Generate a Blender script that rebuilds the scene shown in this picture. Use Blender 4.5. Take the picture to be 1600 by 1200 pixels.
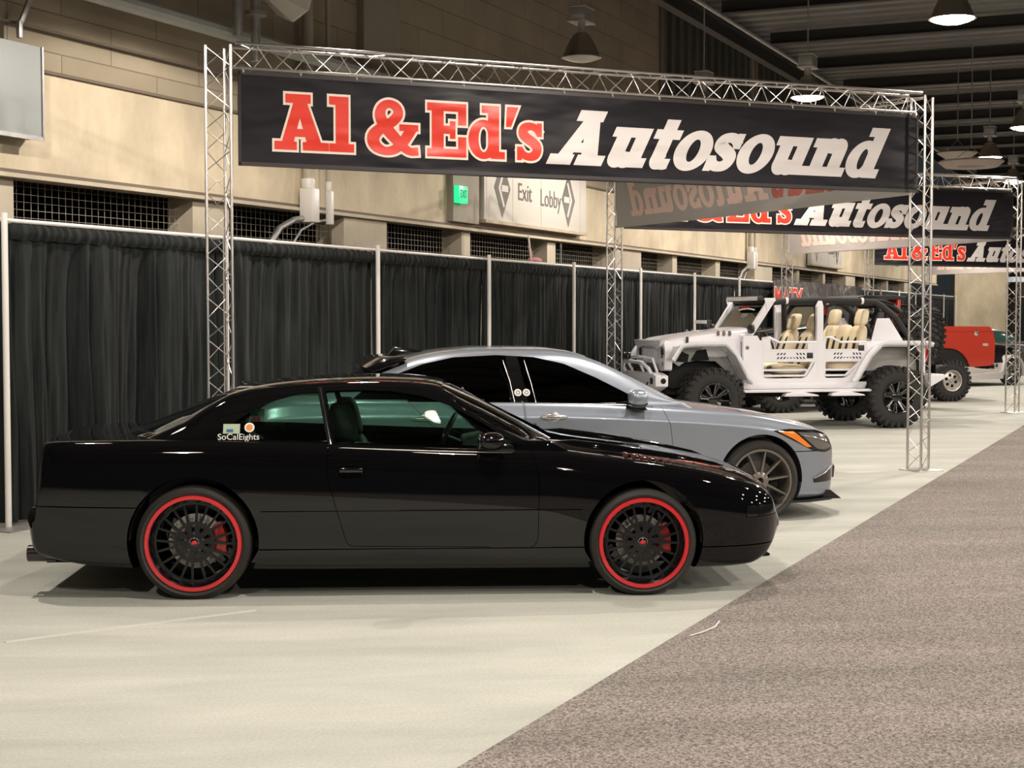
import bpy, math, random
from mathutils import Vector, Matrix
import numpy as np
random.seed(7)
for _o in list(bpy.data.objects): bpy.data.objects.remove(_o)
SC = bpy.context.scene
COL = SC.collection
# ---------------- camera ----------------
_cam = bpy.data.cameras.new('camera'); CAM = bpy.data.objects.new('camera', _cam); COL.objects.link(CAM)
CAM.location = (0, 0, 1.68)
CAM.rotation_euler = (math.radians(90 - 2.505), 0, 0)
_cam.sensor_fit = 'HORIZONTAL'; _cam.sensor_width = 36; _cam.lens = 36 * 2400 / 1600
_cam.clip_end = 300
SC.camera = CAM
# ---------------- world ----------------
_w = bpy.data.worlds.new('world'); SC.world = _w; _w.use_nodes = True
_w.node_tree.nodes['Background'].inputs[0].default_value = (0.62, 0.70, 0.78, 1)
_w.node_tree.nodes['Background'].inputs[1].default_value = 0.035
# ---------------- exposure ----------------
SC.view_settings.view_transform = 'Standard'
SC.view_settings.look = 'None'
SC.view_settings.gamma = 1
SC.view_settings.use_curve_mapping = False
SC.view_settings.exposure = 0.0
LAMP_W = 440.0            # watts of one hanging high-bay lamp
LAMP_COL = (1.0, 0.89, 0.79)
# hall frame: s runs down the aisle, p is the distance to the left of the camera line
PHI = math.radians(24.207); SN, CS = math.sin(PHI), math.cos(PHI)
HALL_ROT = math.pi / 2 - PHI
def W(s, p, z=0.0): return Vector((s * SN - p * CS, s * CS + p * SN, z))
def area_lamp(name, loc, energy, size, color=LAMP_COL, rot=(0, 0, 0), shape='DISK', spread=180, parent=None):
    d = bpy.data.lights.new(name, 'AREA'); d.energy = energy; d.color = color; d.shape = shape; d.size = size
    d.spread = math.radians(spread)
    o = bpy.data.objects.new(name, d); COL.objects.link(o); o.location = loc; o.rotation_euler = rot
    if parent: o.parent = parent
    return o
def spot_lamp(name, loc, energy, radius, color=LAMP_COL, cone=168, parent=None):
    d = bpy.data.lights.new(name, 'SPOT'); d.energy = energy; d.color = color; d.shadow_soft_size = radius
    d.spot_size = math.radians(cone); d.spot_blend = 0.12
    o = bpy.data.objects.new(name, d); COL.objects.link(o); o.location = loc
    if parent: o.parent = parent
    return o
# ---------------- helpers ----------------
def tag(o, label=None, cat=None, group=None, kind=None):
    if label: o['label'] = label
    if cat: o['category'] = cat
    if group: o['group'] = group
    if kind: o['kind'] = kind
    return o
def empty(name, loc=(0, 0, 0), rz=0.0, label=None, cat=None, group=None):
    o = bpy.data.objects.new(name, None); o.empty_display_size = 0.2
    COL.objects.link(o); o.location = loc; o.rotation_euler = (0, 0, rz)
    return tag(o, label, cat, group)
def link_mesh(name, me, mat, parent=None, loc=None, rz=None):
    o = bpy.data.objects.new(name, me); COL.objects.link(o)
    mats = mat if isinstance(mat, (list, tuple)) else [mat]
    me.materials.clear()
    for m in mats: me.materials.append(m)
    if parent is not None: o.parent = parent
    if loc is not None: o.location = loc
    if rz is not None: o.rotation_euler = (0, 0, rz)
    return o
def smooth_mesh(me, angle=35):
    me.polygons.foreach_set('use_smooth', [True] * len(me.polygons))
    if angle < 180: me.set_sharp_from_angle(angle=math.radians(angle))
def copy_tree(o, parent=None):
    c = o.copy(); COL.objects.link(c); c.parent = parent
    for ch in list(o.children): copy_tree(ch, c)
    return c
class MB:
    def __init__(s): s.v = []; s.f = []; s.mi = []; s.cur = 0
    def add(s, vs, fs):
        b = len(s.v); s.v += [tuple(v) for v in vs]
        s.f += [tuple(b + i for i in f) for f in fs]; s.mi += [s.cur] * len(fs); return s
    def box(s, c, d, M=None):
        x, y, z = d[0] / 2, d[1] / 2, d[2] / 2
        vs = [Vector((i * x, j * y, k * z)) for i in (-1, 1) for j in (-1, 1) for k in (-1, 1)]
        if M is not None: vs = [M @ v for v in vs]
        c = Vector(c); vs = [v + c for v in vs]
        return s.add(vs, [(0, 1, 3, 2), (4, 6, 7, 5), (0, 4, 5, 1), (2, 3, 7, 6), (0, 2, 6, 4), (1, 5, 7, 3)])
    def span(s, a, b):
        return s.box([(a[i] + b[i]) / 2 for i in range(3)], [abs(b[i] - a[i]) for i in range(3)])
    def cyl(s, p0, p1, r, n=12, r2=None, cap=True):
        p0, p1 = Vector(p0), Vector(p1); d = (p1 - p0)
        if d.length < 1e-9: return s
        d.normalize(); a = d.orthogonal().normalized(); b = d.cross(a); r2 = r if r2 is None else r2
        vs = []
        for i in range(n):
            t = 2 * math.pi * i / n; q = a * math.cos(t) + b * math.sin(t)
            vs += [p0 + q * r, p1 + q * r2]
        fs = [(2 * i, 2 * ((i + 1) % n), 2 * ((i + 1) % n) + 1, 2 * i + 1) for i in range(n)]
        if cap: fs += [tuple(2 * i for i in reversed(range(n))), tuple(2 * i + 1 for i in range(n))]
        return s.add(vs, fs)
    def tube(s, pts, r, n=10, closed=False):
        pts = [Vector(p) for p in pts]; m = len(pts); rings = []
        rr = r if isinstance(r, (list, tuple)) else [r] * m
        prev = None
        for i, p in enumerate(pts):
            if closed: t = pts[(i + 1) % m] - pts[i - 1]
            else: t = pts[min(i + 1, m - 1)] - pts[max(i - 1, 0)]
            t.normalize()
            if prev is None: a = t.orthogonal().normalized()
            else:
                a = prev - t * prev.dot(t)
                a = a.normalized() if a.length > 1e-6 else t.orthogonal().normalized()
            prev = a; b = t.cross(a)
            rings.append([p + (a * math.cos(2 * math.pi * k / n) + b * math.sin(2 * math.pi * k / n)) * rr[i] for k in range(n)])
        vs = [v for rg in rings for v in rg]; fs = []
        for i in range(m if closed else m - 1):
            j = (i + 1) % m
            for k in range(n): fs.append((i * n + k, i * n + (k + 1) % n, j * n + (k + 1) % n, j * n + k))
        if not closed: fs += [tuple(reversed(range(n))), tuple((m - 1) * n + k for k in range(n))]
        return s.add(vs, fs)
    def prism(s, poly, a, b, axis='y'):
        """poly 2d points, extruded between a and b along axis. axis y: poly=(x,z); z: (x,y); x: (y,z)"""
        n = len(poly)
        def P(q, t):
            if axis == 'y': return (q[0], t, q[1])
            if axis == 'z': return (q[0], q[1], t)
            return (t, q[0], q[1])
        vs = [P(q, a) for q in poly] + [P(q, b) for q in poly]
        fs = [tuple(range(n)), tuple(reversed(range(n, 2 * n)))]
        fs += [(i, i + n, (i + 1) % n + n, (i + 1) % n) for i in range(n)]
        return s.add(vs, fs)
    def lathe(s, prof, n=48, axis='y', c=(0, 0, 0), closed=False):
        """prof: (r, h) pairs revolved about axis"""
        m = len(prof); vs = []
        for i in range(n):
            t = 2 * math.pi * i / n; ct, st = math.cos(t), math.sin(t)
            for r, h in prof:
                if axis == 'y': vs.append((c[0] + r * ct, c[1] + h, c[2] + r * st))
                elif axis == 'z': vs.append((c[0] + r * ct, c[1] + r * st, c[2] + h))
                else: vs.append((c[0] + h, c[1] + r * ct, c[2] + r * st))
        fs = []
        for i in range(n):
            j = (i + 1) % n
            for k in range(m if closed else m - 1):
                l = (k + 1) % m
                fs.append((i * m + k, j * m + k, j * m + l, i * m + l))
        return s.add(vs, fs)
    def grid(s, fn, nu, nv):
        vs = [fn(i / nu, j / nv) for i in range(nu + 1) for j in range(nv + 1)]
        fs = [(i * (nv + 1) + j, (i + 1) * (nv + 1) + j, (i + 1) * (nv + 1) + j + 1, i * (nv + 1) + j + 1) for i in range(nu) for j in range(nv)]
        return s.add(vs, fs)
    def ellipsoid(s, c, r, n=20, m=12, M=None, p=2.0):
        vs = []; fs = []
        def sg(a): return math.copysign(abs(a) ** (2 / p), a)
        for j in range(m + 1):
            ph = -math.pi / 2 + math.pi * j / m
            for i in range(n):
                t = 2 * math.pi * i / n
                v = Vector((r[0] * sg(math.cos(ph)) * sg(math.cos(t)), r[1] * sg(math.cos(ph)) * sg(math.sin(t)), r[2] * sg(math.sin(ph))))
                if M is not None: v = M @ v
                vs.append(v + Vector(c))
        for j in range(m):
            for i in range(n): fs.append((j * n + i, j * n + (i + 1) % n, (j + 1) * n + (i + 1) % n, (j + 1) * n + i))
        return s.add(vs, fs)
    def mesh(s, name, fix=True):
        me = bpy.data.meshes.new(name); me.from_pydata([tuple(v) for v in s.v], [], s.f)
        if max(s.mi, default=0) > 0: me.polygons.foreach_set('material_index', s.mi)
        if fix:
            import bmesh
            bm = bmesh.new(); bm.from_mesh(me); bmesh.ops.recalc_face_normals(bm, faces=bm.faces); bm.to_mesh(me); bm.free()
        me.update(); return me
    def build(s, name, mat, parent=None, smooth=35, bevel=0, seg=2, fix=True, loc=None, rz=None):
        me = s.mesh(name, fix)
        if bevel:
            import bmesh
            bm = bmesh.new(); bm.from_mesh(me)
            bmesh.ops.remove_doubles(bm, verts=bm.verts, dist=1e-5)
            es = [e for e in bm.edges if len(e.link_faces) == 2 and e.calc_face_angle(0) > 0.5]
            bmesh.ops.bevel(bm, geom=es, offset=bevel, segments=seg, profile=0.5, affect='EDGES', clamp_overlap=True)
            bm.to_mesh(me); bm.free()
        if smooth: smooth_mesh(me, smooth)
        return link_mesh(name, me, mat, parent, loc, rz)
# ---------------- materials ----------------
_M = {}
def mat(name, color=(0.5, 0.5, 0.5), rough=0.5, metal=0.0, coat=0.0, spec=0.5, emit=None, estr=0.0, trans=0.0, ior=1.5, alpha=1.0, sheen=0.0,
        noise=None, bump=None):
    """noise=(scale, amount[, stretch]) varies the colour; bump=(scale, strength, distance)"""
    if name in _M: return _M[name]
    m = bpy.data.materials.new(name); m.use_nodes = True; nt = m.node_tree; b = nt.nodes['Principled BSDF']
    b.inputs['Base Color'].default_value = (*color, 1); b.inputs['Roughness'].default_value = rough
    b.inputs['Metallic'].default_value = metal; b.inputs['Coat Weight'].default_value = coat; b.inputs['Coat Roughness'].default_value = 0.02
    b.inputs['Specular IOR Level'].default_value = spec; b.inputs['IOR'].default_value = ior
    b.inputs['Transmission Weight'].default_value = trans; b.inputs['Alpha'].default_value = alpha
    b.inputs['Sheen Weight'].default_value = sheen
    if emit: b.inputs['Emission Color'].default_value = (*emit, 1); b.inputs['Emission Strength'].default_value = estr
    tc = nt.nodes.new('ShaderNodeTexCoord')
    if noise:
        mp = nt.nodes.new('ShaderNodeMapping'); nt.links.new(tc.outputs['Object'], mp.inputs[0])
        if len(noise) > 2: mp.inputs['Scale'].default_value = noise[2]
        n = nt.nodes.new('ShaderNodeTexNoise'); n.inputs['Scale'].default_value = noise[0]; n.inputs['Detail'].default_value = 6
        n.inputs['Roughness'].default_value = 0.65
        nt.links.new(mp.outputs[0], n.inputs['Vector'])
        r = nt.nodes.new('ShaderNodeValToRGB'); a = noise[1]
        r.color_ramp.elements[0].position = 0.3; r.color_ramp.elements[1].position = 0.7
        r.color_ramp.elements[0].color = (*[max(0, c * (1 - a)) for c in color], 1); r.color_ramp.elements[1].color = (*[min(1, c * (1 + a)) for c in color], 1)
        nt.links.new(n.outputs['Fac'], r.inputs[0]); nt.links.new(r.outputs[0], b.inputs['Base Color'])
    if bump:
        n2 = nt.nodes.new('ShaderNodeTexNoise'); n2.inputs['Scale'].default_value = bump[0]; n2.inputs['Detail'].default_value = 4
        nt.links.new(tc.outputs['Object'], n2.inputs['Vector'])
        bp = nt.nodes.new('ShaderNodeBump'); bp.inputs['Strength'].default_value = bump[1]; bp.inputs['Distance'].default_value = bump[2]
        nt.links.new(n2.outputs['Fac'], bp.inputs['Height']); nt.links.new(bp.outputs[0], b.inputs['Normal'])
    _M[name] = m; return m
def text_part(txt, size, matl, name, parent, M, extrude=0.002, shear=0.0, offset=0.0, sx=1.0, align='CENTER'):
    c = bpy.data.curves.new(name, 'FONT'); c.body = txt; c.size = size; c.extrude = extrude; c.shear = shear; c.offset = offset
    c.align_x = align; c.align_y = 'CENTER'
    o = bpy.data.objects.new(name, c); COL.objects.link(o)
    dg = bpy.context.evaluated_depsgraph_get(); me = bpy.data.meshes.new_from_object(o.evaluated_get(dg))
    bpy.data.objects.remove(o); bpy.data.curves.remove(c)
    for v in me.vertices: v.co.x *= sx
    me.transform(M); me.name = name
    return link_mesh(name, me, matl, parent)
# frames for flat lettering: columns are the text's x, y and normal directions
def frame(ex, ey, ez, o): return Matrix(((ex[0], ey[0], ez[0], o[0]), (ex[1], ey[1], ez[1], o[1]), (ex[2], ey[2], ez[2], o[2]), (0, 0, 0, 1)))
M_ALU = mat('aluminium', (0.72, 0.70, 0.67), 0.28, 1.0)
M_ALU_MATTE = mat('painted_white_pole', (0.72, 0.70, 0.66), 0.4, 0.0)
M_STEEL = mat('galvanised_steel', (0.42, 0.42, 0.41), 0.5, 0.8, noise=(6, 0.2))
M_CONC = mat('beige_concrete', (0.60, 0.52, 0.375), 0.85, noise=(1.3, 0.22, (1, 1, 0.6)), bump=(9, 0.25, 0.02))
M_PILLAR = mat('pale_concrete', (0.55, 0.49, 0.38), 0.8, noise=(2.5, 0.1))
M_LEDGE = mat('ledge_concrete', (0.46, 0.39, 0.29), 0.8, noise=(4, 0.15))
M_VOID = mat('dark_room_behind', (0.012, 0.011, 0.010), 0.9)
M_DARKRIB = mat('dark_ribbed_panel', (0.17, 0.175, 0.15), 0.7, noise=(3, 0.15))
M_BLACKMETAL = mat('dark_roof_steel', (0.035, 0.034, 0.032), 0.6, 0.2)
M_WIRE = mat('wire', (0.42, 0.38, 0.31), 0.5, 0.3)
def block_material():
    m = bpy.data.materials.new('beige_block'); m.use_nodes = True; nt = m.node_tree; b = nt.nodes['Principled BSDF']
    tc = nt.nodes.new('ShaderNodeTexCoord'); mp = nt.nodes.new('ShaderNodeMapping'); mp.inputs['Rotation'].default_value = (math.radians(90), 0, 0)
    br = nt.nodes.new('ShaderNodeTexBrick'); nt.links.new(tc.outputs['Object'], mp.inputs[0]); nt.links.new(mp.outputs[0], br.inputs['Vector'])
    br.inputs['Scale'].default_value = 1.0; br.inputs['Brick Width'].default_value = 1.5; br.inputs['Row Height'].default_value = 0.385
    br.inputs['Mortar Size'].default_value = 0.008; br.inputs['Mortar Smooth'].default_value = 0.3
    br.inputs['Color1'].default_value = (0.50, 0.43, 0.31, 1); br.inputs['Color2'].default_value = (0.45, 0.385, 0.28, 1); br.inputs['Mortar'].default_value = (0.27, 0.225, 0.16, 1)
    n = nt.nodes.new('ShaderNodeTexNoise'); n.inputs['Scale'].default_value = 1.1; n.inputs['Detail'].default_value = 5; nt.links.new(tc.outputs['Object'], n.inputs['Vector'])
    mx = nt.nodes.new('ShaderNodeMix'); mx.data_type = 'RGBA'; mx.blend_type = 'MULTIPLY'; mx.inputs[0].default_value = 0.45
    nt.links.new(br.outputs['Color'], mx.inputs[6]); nt.links.new(n.outputs['Fac'], mx.inputs[7]); nt.links.new(mx.outputs[2], b.inputs['Base Color'])
    b.inputs['Roughness'].default_value = 0.9
    bp = nt.nodes.new('ShaderNodeBump'); bp.invert = True; bp.inputs['Strength'].default_value = 0.4; bp.inputs['Distance'].default_value = 0.01
    nt.links.new(br.outputs['Fac'], bp.inputs['Height']); nt.links.new(bp.outputs[0], b.inputs['Normal'])
    return m
M_BLOCK = block_material()
def carpet_material(name, c1, c2, fine, streak, amount, seam=None):
    """c1/c2: fibre colours, fine: speckle scale, streak: large wear pattern"""
    m = bpy.data.materials.new(name); m.use_nodes = True; nt = m.node_tree; b = nt.nodes['Principled BSDF']; L = nt.links.new
    tc = nt.nodes.new('ShaderNodeTexCoord')
    n1 = nt.nodes.new('ShaderNodeTexNoise'); n1.inputs['Scale'].default_value = fine; n1.inputs['Detail'].default_value = 3; n1.inputs['Roughness'].default_value = 0.8; L(tc.outputs['Object'], n1.inputs['Vector'])
    r1 = nt.nodes.new('ShaderNodeValToRGB'); r1.color_ramp.elements[0].position = 0.38; r1.color_ramp.elements[1].position = 0.62
    r1.color_ramp.elements[0].color = (*c1, 1); r1.color_ramp.elements[1].color = (*c2, 1); L(n1.outputs['Fac'], r1.inputs[0])
    mp = nt.nodes.new('ShaderNodeMapping'); mp.inputs['Scale'].default_value = streak; m0 = nt.nodes.new('ShaderNodeMapping'); m0.inputs['Rotation'].default_value = (0, 0, 1.05); L(tc.outputs['Object'], m0.inputs[0]); L(m0.outputs[0], mp.inputs[0])
    n2 = nt.nodes.new('ShaderNodeTexNoise'); n2.inputs['Scale'].default_value = 1.0; n2.inputs['Detail'].default_value = 7; n2.inputs['Roughness'].default_value = 0.6; n2.inputs['Distortion'].default_value = 0.4; L(mp.outputs[0], n2.inputs['Vector'])
    r2 = nt.nodes.new('ShaderNodeValToRGB'); r2.color_ramp.elements[0].position = 0.33; r2.color_ramp.elements[1].position = 0.67
    r2.color_ramp.elements[0].color = (1 - amount, 1 - amount * 0.88, 1 - amount * 0.92, 1); r2.color_ramp.elements[1].color = (1, 1, 1, 1); L(n2.outputs['Fac'], r2.inputs[0])
    mx = nt.nodes.new('ShaderNodeMix'); mx.data_type = 'RGBA'; mx.blend_type = 'MULTIPLY'; mx.inputs[0].default_value = 1
    L(r1.outputs[0], mx.inputs[6]); L(r2.outputs[0], mx.inputs[7]); L(mx.outputs[2], b.inputs['Base Color'])
    b.inputs['Roughness'].default_value = 0.95; b.inputs['Specular IOR Level'].default_value = 0.15
    bp = nt.nodes.new('ShaderNodeBump'); bp.inputs['Strength'].default_value = 0.5; bp.inputs['Distance'].default_value = 0.004
    L(n1.outputs['Fac'], bp.inputs['Height']); L(bp.outputs[0], b.inputs['Normal'])
    return m
M_FLOOR = carpet_material('pale_grey_show_carpet', (0.51, 0.525, 0.475), (0.60, 0.605, 0.545), 60, (0.45, 1.9, 1), 0.24)
M_AISLE = carpet_material('dark_grey_brown_aisle_carpet', (0.09, 0.08, 0.073), (0.47, 0.415, 0.38), 85, (0.3, 1.5, 1), 0.30)
M_DRAPE = mat('black_drape', (0.013, 0.0155, 0.0155), 0.9, 0, sheen=0.05, spec=0.1, noise=(3.0, 0.65, (5, 5, 0.3)))  # vertical streaks in the colour imitate shade and highlights of finer folds
M_RUBBER = mat('tyre_rubber', (0.036, 0.034, 0.031), 0.62, spec=0.35)
M_TREAD = mat('mud_tyre_rubber', (0.030, 0.029, 0.028), 0.75, spec=0.3)
M_CHROME = mat('chrome', (0.85, 0.84, 0.82), 0.08, 1.0)
M_BLACKTRIM = mat('black_plastic_trim', (0.012, 0.012, 0.012), 0.45)
M_GLOSSBLACK = mat('gloss_black_trim', (0.006, 0.006, 0.006), 0.12, coat=0.6)
M_WHITEPRINT = mat('white_print', (0.80, 0.78, 0.75), 0.5)
M_INTERIOR = mat('dark_cabin_trim', (0.022, 0.022, 0.023), 0.6)
M_UNDER = mat('underbody_black', (0.008, 0.008, 0.008), 0.85)
# ---------------- the hall ----------------
def struct(name, mb, m, **k):
    return tag(mb.build(name, m, None, **k), kind='structure')
HR = dict(rz=HALL_ROT)
PW = 10.2                                            # wall plane
# floor
b = MB(); b.span((-14, -26, -0.3), (82, 16, 0)); struct('floor', b, M_FLOOR, smooth=0, **HR)
# aisle carpet: a thin runner laid on the pale floor
b = MB(); b.span((0, 0, 0), (74, -20, 0.006))
tag(b.build('aisle_carpet', M_AISLE, None, smooth=0, loc=W(-10, 2.5), rz=HALL_ROT), 'dark grey-brown speckled aisle carpet runner on the right, its edge running diagonally past the cars', 'carpet')
# openings below the lintel: piers and posts
piers = [(17.40, 18.55, 0.45), (27.42, 29.0, 0.45), (37.5, 39.2, 0.45), (48.2, 49.6, 0.45), (58.5, 60, 0.45)]
posts = [(11.0, 11.35), (14.17, 14.87), (20.96, 21.26), (24.29, 24.66), (31.1, 31.4), (34.25, 34.6), (42.0, 42.3), (45.2, 45.5), (52.0, 52.3), (55.2, 55.5)]
b = MB()
b.span((-12, PW, 3.02), (66, PW + 0.5, 4.02))                       # concrete lintel band
struct('wall_left', b, M_CONC, smooth=0, **HR)
b = MB(); b.span((-12, PW + 0.02, 4.02), (30.2, PW + 0.5, 12)); struct('wall_upper', b, M_BLOCK, smooth=0, **HR)
b = MB()
for a, c, w in piers: b.prism([(a, PW + w), (a, PW + 0.02), (c, PW + 0.02), (c, PW + 0.5)], 0, 3.02, 'z')
struct('wall_piers', b, M_PILLAR, smooth=0, **HR)
b = MB()
for a, c in posts: b.span((a, PW + 0.06, 0), (c, PW + 0.4, 3.02))
struct('wall_posts', b, M_PILLAR, smooth=0, **HR)
b = MB(); b.span((-12, PW - 0.05, 2.985), (66, PW + 0.12, 3.025)); struct('trim_1', b, M_PILLAR, smooth=0, **HR)
b = MB(); b.span((-12, PW - 0.02, 3.028), (66, PW + .01, 3.062)); struct('trim_painted_shadow', b, mat('dark_joint_and_shadow', (.17, .135, .10), .8), smooth=0, **HR)  # dark-coloured strip stands in for the shadow line above the ledge
b = MB(); b.span((-12, PW - 0.035, 4.015), (30.2, PW + 0.03, 4.045)); struct('trim_2', b, mat('dark_joint_and_shadow'), smooth=0, **HR)
b = MB(); b.cyl((-12, PW - 0.05, 4.42), (21, PW - 0.05, 4.42), 0.016, 8); struct('trim_3', b, mat('dark_joint_and_shadow'), smooth=35, **HR)
# dado wall under the grille, dark room behind
b = MB(); b.span((-12, PW + 0.10, 0), (66, PW + 0.3, 2.30)); struct('wall_dado', b, M_PILLAR, smooth=0, **HR)
b = MB(); b.span((-12, PW + 3.0, 0), (66, PW + 3.1, 3.2)); b.span((-12, PW + 0.5, 3.05), (66, PW + 3.1, 3.15)); b.span((-12, PW + .5, 0), (-11.9, PW + 3, 3.1))
struct('wall_back_room', b, M_VOID, smooth=0, **HR)
# welded wire grille across the openings
b = MB(); r = 0.0019
s = 8.0
while s < 62: b.span((s - r, PW + 0.25 - r, 2.3), (s + r, PW + 0.25 + r, 3.02)); s += 0.10
z = 2.34
while z < 3.02: b.span((7, PW + 0.25 - r, z - r), (62, PW + 0.25 + r, z + r)); z += 0.075
struct('window_1', b, M_WIRE, smooth=0, fix=False, **HR)
# pilasters on the upper wall
b = MB(); b.span((17.75, PW - 0.09, 4.06), (18.75, PW + .1, 12)); struct('wall_pilaster', b, mat('grey_pilaster', (0.34, 0.31, 0.25), 0.85, noise=(2, 0.08)), smooth=0, **HR)
b = MB(); b.span((20.35, PW - 0.10, 3.09), (21.25, PW, 3.98)); struct('wall_bracket', b, mat('grey_pilaster'), smooth=0, **HR)
# dark ribbed recess beyond the end of the block wall
b = MB(); b.span((30.2, PW + 1.2, 3.9), (66, PW + 1.3, 12))
s = 30.4
while s < 60: b.span((s, PW + 1.1, 4), (s + 0.12, PW + 1.22, 12)); s += 0.62
b.span((30.2, PW + 0.45, 3.98), (66, PW + 1.3, 4.04))
struct('wall_ribbed', b, M_DARKRIB, smooth=0, **HR)
b = MB(); b.span((30.05, PW - 0.02, 4.0), (30.25, PW + 0.5, 12)); struct('wall_corner', b, mat('brown_corner', (0.20, 0.165, 0.13), 0.8), smooth=0, **HR)
# far end wall
b = MB(); b.box((0, 0, 6), (2.3, 0.6, 12)); tag(b.build('wall_end', M_CONC, None, smooth=0, loc=(20.2, 66.5, 0)), kind='structure')
b = MB(); b.box((0, 0, 6), (30.0, 0.6, 12)); tag(b.build('wall_far', mat('far_tan_wall', (0.28, 0.24, 0.18), 0.9, noise=(1, 0.1)), None, smooth=0, loc=(36, 72, 0)), kind='structure')
e = empty('far_drape', (26.4, 65, 0), 0, 'black drape across the far end of the hall at the right edge', 'curtain')
b = MB(); b.grid(lambda u, v: (-5 + u * 10, .05 * math.sin(u * 160) + .03 * math.sin(u * 77), v * 2.5), 240, 1); b.build('curtain', M_DRAPE, e, smooth=180, fix=False)
b = MB(); b.cyl((-5, 0, 2.52), (5, 0, 2.52), .02, 8); b.build('crossbar', M_ALU_MATTE, e)
b = MB(); b.box((0, 0, 0), (5, .1, .22)); tag(b.build('far_sign', mat('white_strip', (.8, .8, .8), .5, emit=(.9, .95, 1), estr=.5), None, loc=(23.9, 68, 3.33)), 'small glowing white strip high on the far wall at the right edge', 'sign')
for (dx, dy, dz, r, lab) in ((8.92, 30.0, 4.62, .62, 'pale ring-shaped dish hanging under the ceiling, lower of the two'), (9.4, 32.6, 5.06, .42, 'pale shallow bowl hanging above the ring-shaped dish')):
    e = empty('hanging_dish', (dx, dy, dz), 0, lab, 'light')
    b = MB()
    if r > .5: b.lathe([(r * .42, .05), (r * .45, -.02), (r * .8, -.04), (r, .06), (r * .97, .09), (r * .6, .04)], 40, 'z', closed=True); b.lathe([(0, .1), (r * .40, .1), (r * .40, .13), (0, .13)], 30, 'z')
    else: b.lathe([(0, -.09), (r * .5, -.07), (r, .07), (r * .96, .09), (r * .5, -.03), (0, -.05)], 36, 'z')
    b.build('dish', mat('pale_dish', (.42, .39, .34), .5), e, smooth=50)
    b = MB()
    b.cyl((-r * .7, 0, .03), (0, 0, .35), .006, 5); b.cyl((r * .7, 0, .03), (0, 0, .35), .006, 5)
    b.cyl((0, 0, .34), (0, 0, 6.98 - dz), .012, 6); b.build('hanger', M_STEEL, e)
# ---------------- ceiling: corrugated deck, ribs across the hall ----------------
CZ = 7.0
M_DECK = mat('corrugated_deck', (0.17, 0.17, 0.16), 0.45, 0.55, noise=(2, 0.25, (1.0, .25, 1)))
prof = []
s = -13.5
while s < 78:
    prof += [(s, CZ), (s + 0.22, CZ), (s + 0.26, CZ + 0.10), (s + 0.46, CZ + 0.10)]; s += 0.50
n = len(prof)
b = MB(); b.add([(q[0], 7.9, q[1]) for q in prof] + [(q[0], -24, q[1]) for q in prof], [(i, i + 1, n + i + 1, n + i) for i in range(n - 1)])
struct('ceiling', b, M_DECK, smooth=0, **HR)
b = MB(); b.span((-14, -26, CZ + 0.3), (82, 16, CZ + 0.4)) if False else None
b = MB()
s = -13.1
while s < 78:
    b.span((s, 7.5, CZ - 0.22), (s + 0.02, -24, CZ)); b.span((s - 0.07, 7.5, CZ - 0.22), (s + 0.09, -24, CZ - 0.20)); s += 3.2
struct('ceiling_joists', b, M_BLACKMETAL, smooth=0, **HR)
b = MB()
for p in (7.9, 0.5, -6, -15): b.span((-13, p, CZ - 0.35), (78, p + 0.02, CZ - 0.1)); b.span((-13, p - 0.08, CZ - 0.37), (78, p + 0.09, CZ - 0.34)); b.span((-13, p - 0.1, CZ - 0.12), (78, p + 0.12, CZ - 0.09))
b.span((-14, 8.0, CZ - .1), (78, 8.1, 12))
struct('ceiling_beams', b, M_BLACKMETAL, smooth=0, **HR)
b = MB(); b.span((-14, 7.9, 12), (78, 16, 12.1)); struct('ceiling_upper', b, M_BLACKMETAL, smooth=0, **HR)
def pipe(name, pts, r, m, label, cat='pipe', group=None, n=10, parts=None):
    o = Vector(pts[0]); bb = MB(); bb.tube([Vector(q) - o for q in pts], r, n)
    ob = bb.build(name, m, None, loc=W(o.x, o.y, o.z), rz=HALL_ROT); return tag(ob, label, cat, group)
pipe('overhead_pipe', [(8, 6.9, 6.35), (60, 6.9, 6.35)], 0.035, M_STEEL, 'long straight steel pipe under the ceiling edge at upper right')
pipe('conduit_pipe', [(-6, PW - 0.29, 4.82), (24, PW - 0.29, 4.82)], 0.085, mat('grey_painted_pipe', (0.50, 0.52, 0.50), 0.45, noise=(5, .08)), 'thick pale grey pipe running along the block wall at upper left')
for k, (ss, r, lab) in enumerate(((16.30, 0.07, 'thick vertical pipe down the wall behind the front banner'), (16.78, 0.03, 'thin vertical pipe beside the thick pipe on the wall'),
                               (36.6, 0.07, 'thick vertical pipe on the wall behind the jeep'), (37.0, 0.03, 'thin vertical pipe on the wall behind the jeep'))):
    e = empty('riser_pipe', W(ss, PW - 0.12, 3.0), HALL_ROT, lab, 'pipe')
    c = MB(); c.cyl((0, 0, 0.15), (0, 0, 6), r, 14); c.build('riser', mat('tan_painted_pipe', (0.42, 0.38, 0.30), 0.5), e)
    c = MB(); c.box((0, -0.02, 0.05), (r * 2.6, r * 2.6, 0.42)); c.cyl((0, 0, 0.26), (0, 0, 0.38), r * 1.25, 12); c.build('junction_box', M_ALU_MATTE, e, bevel=0.012)
    c = MB(); c.tube([(0, 0.02, -0.10), (-0.25, 0.05, -0.14), (-0.52, 0.08, -0.25), (-0.72, 0.10, -0.46), (-0.78, 0.1, -0.85)], r * 0.55, 10); c.build('elbow_conduit', M_STEEL, e)
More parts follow.
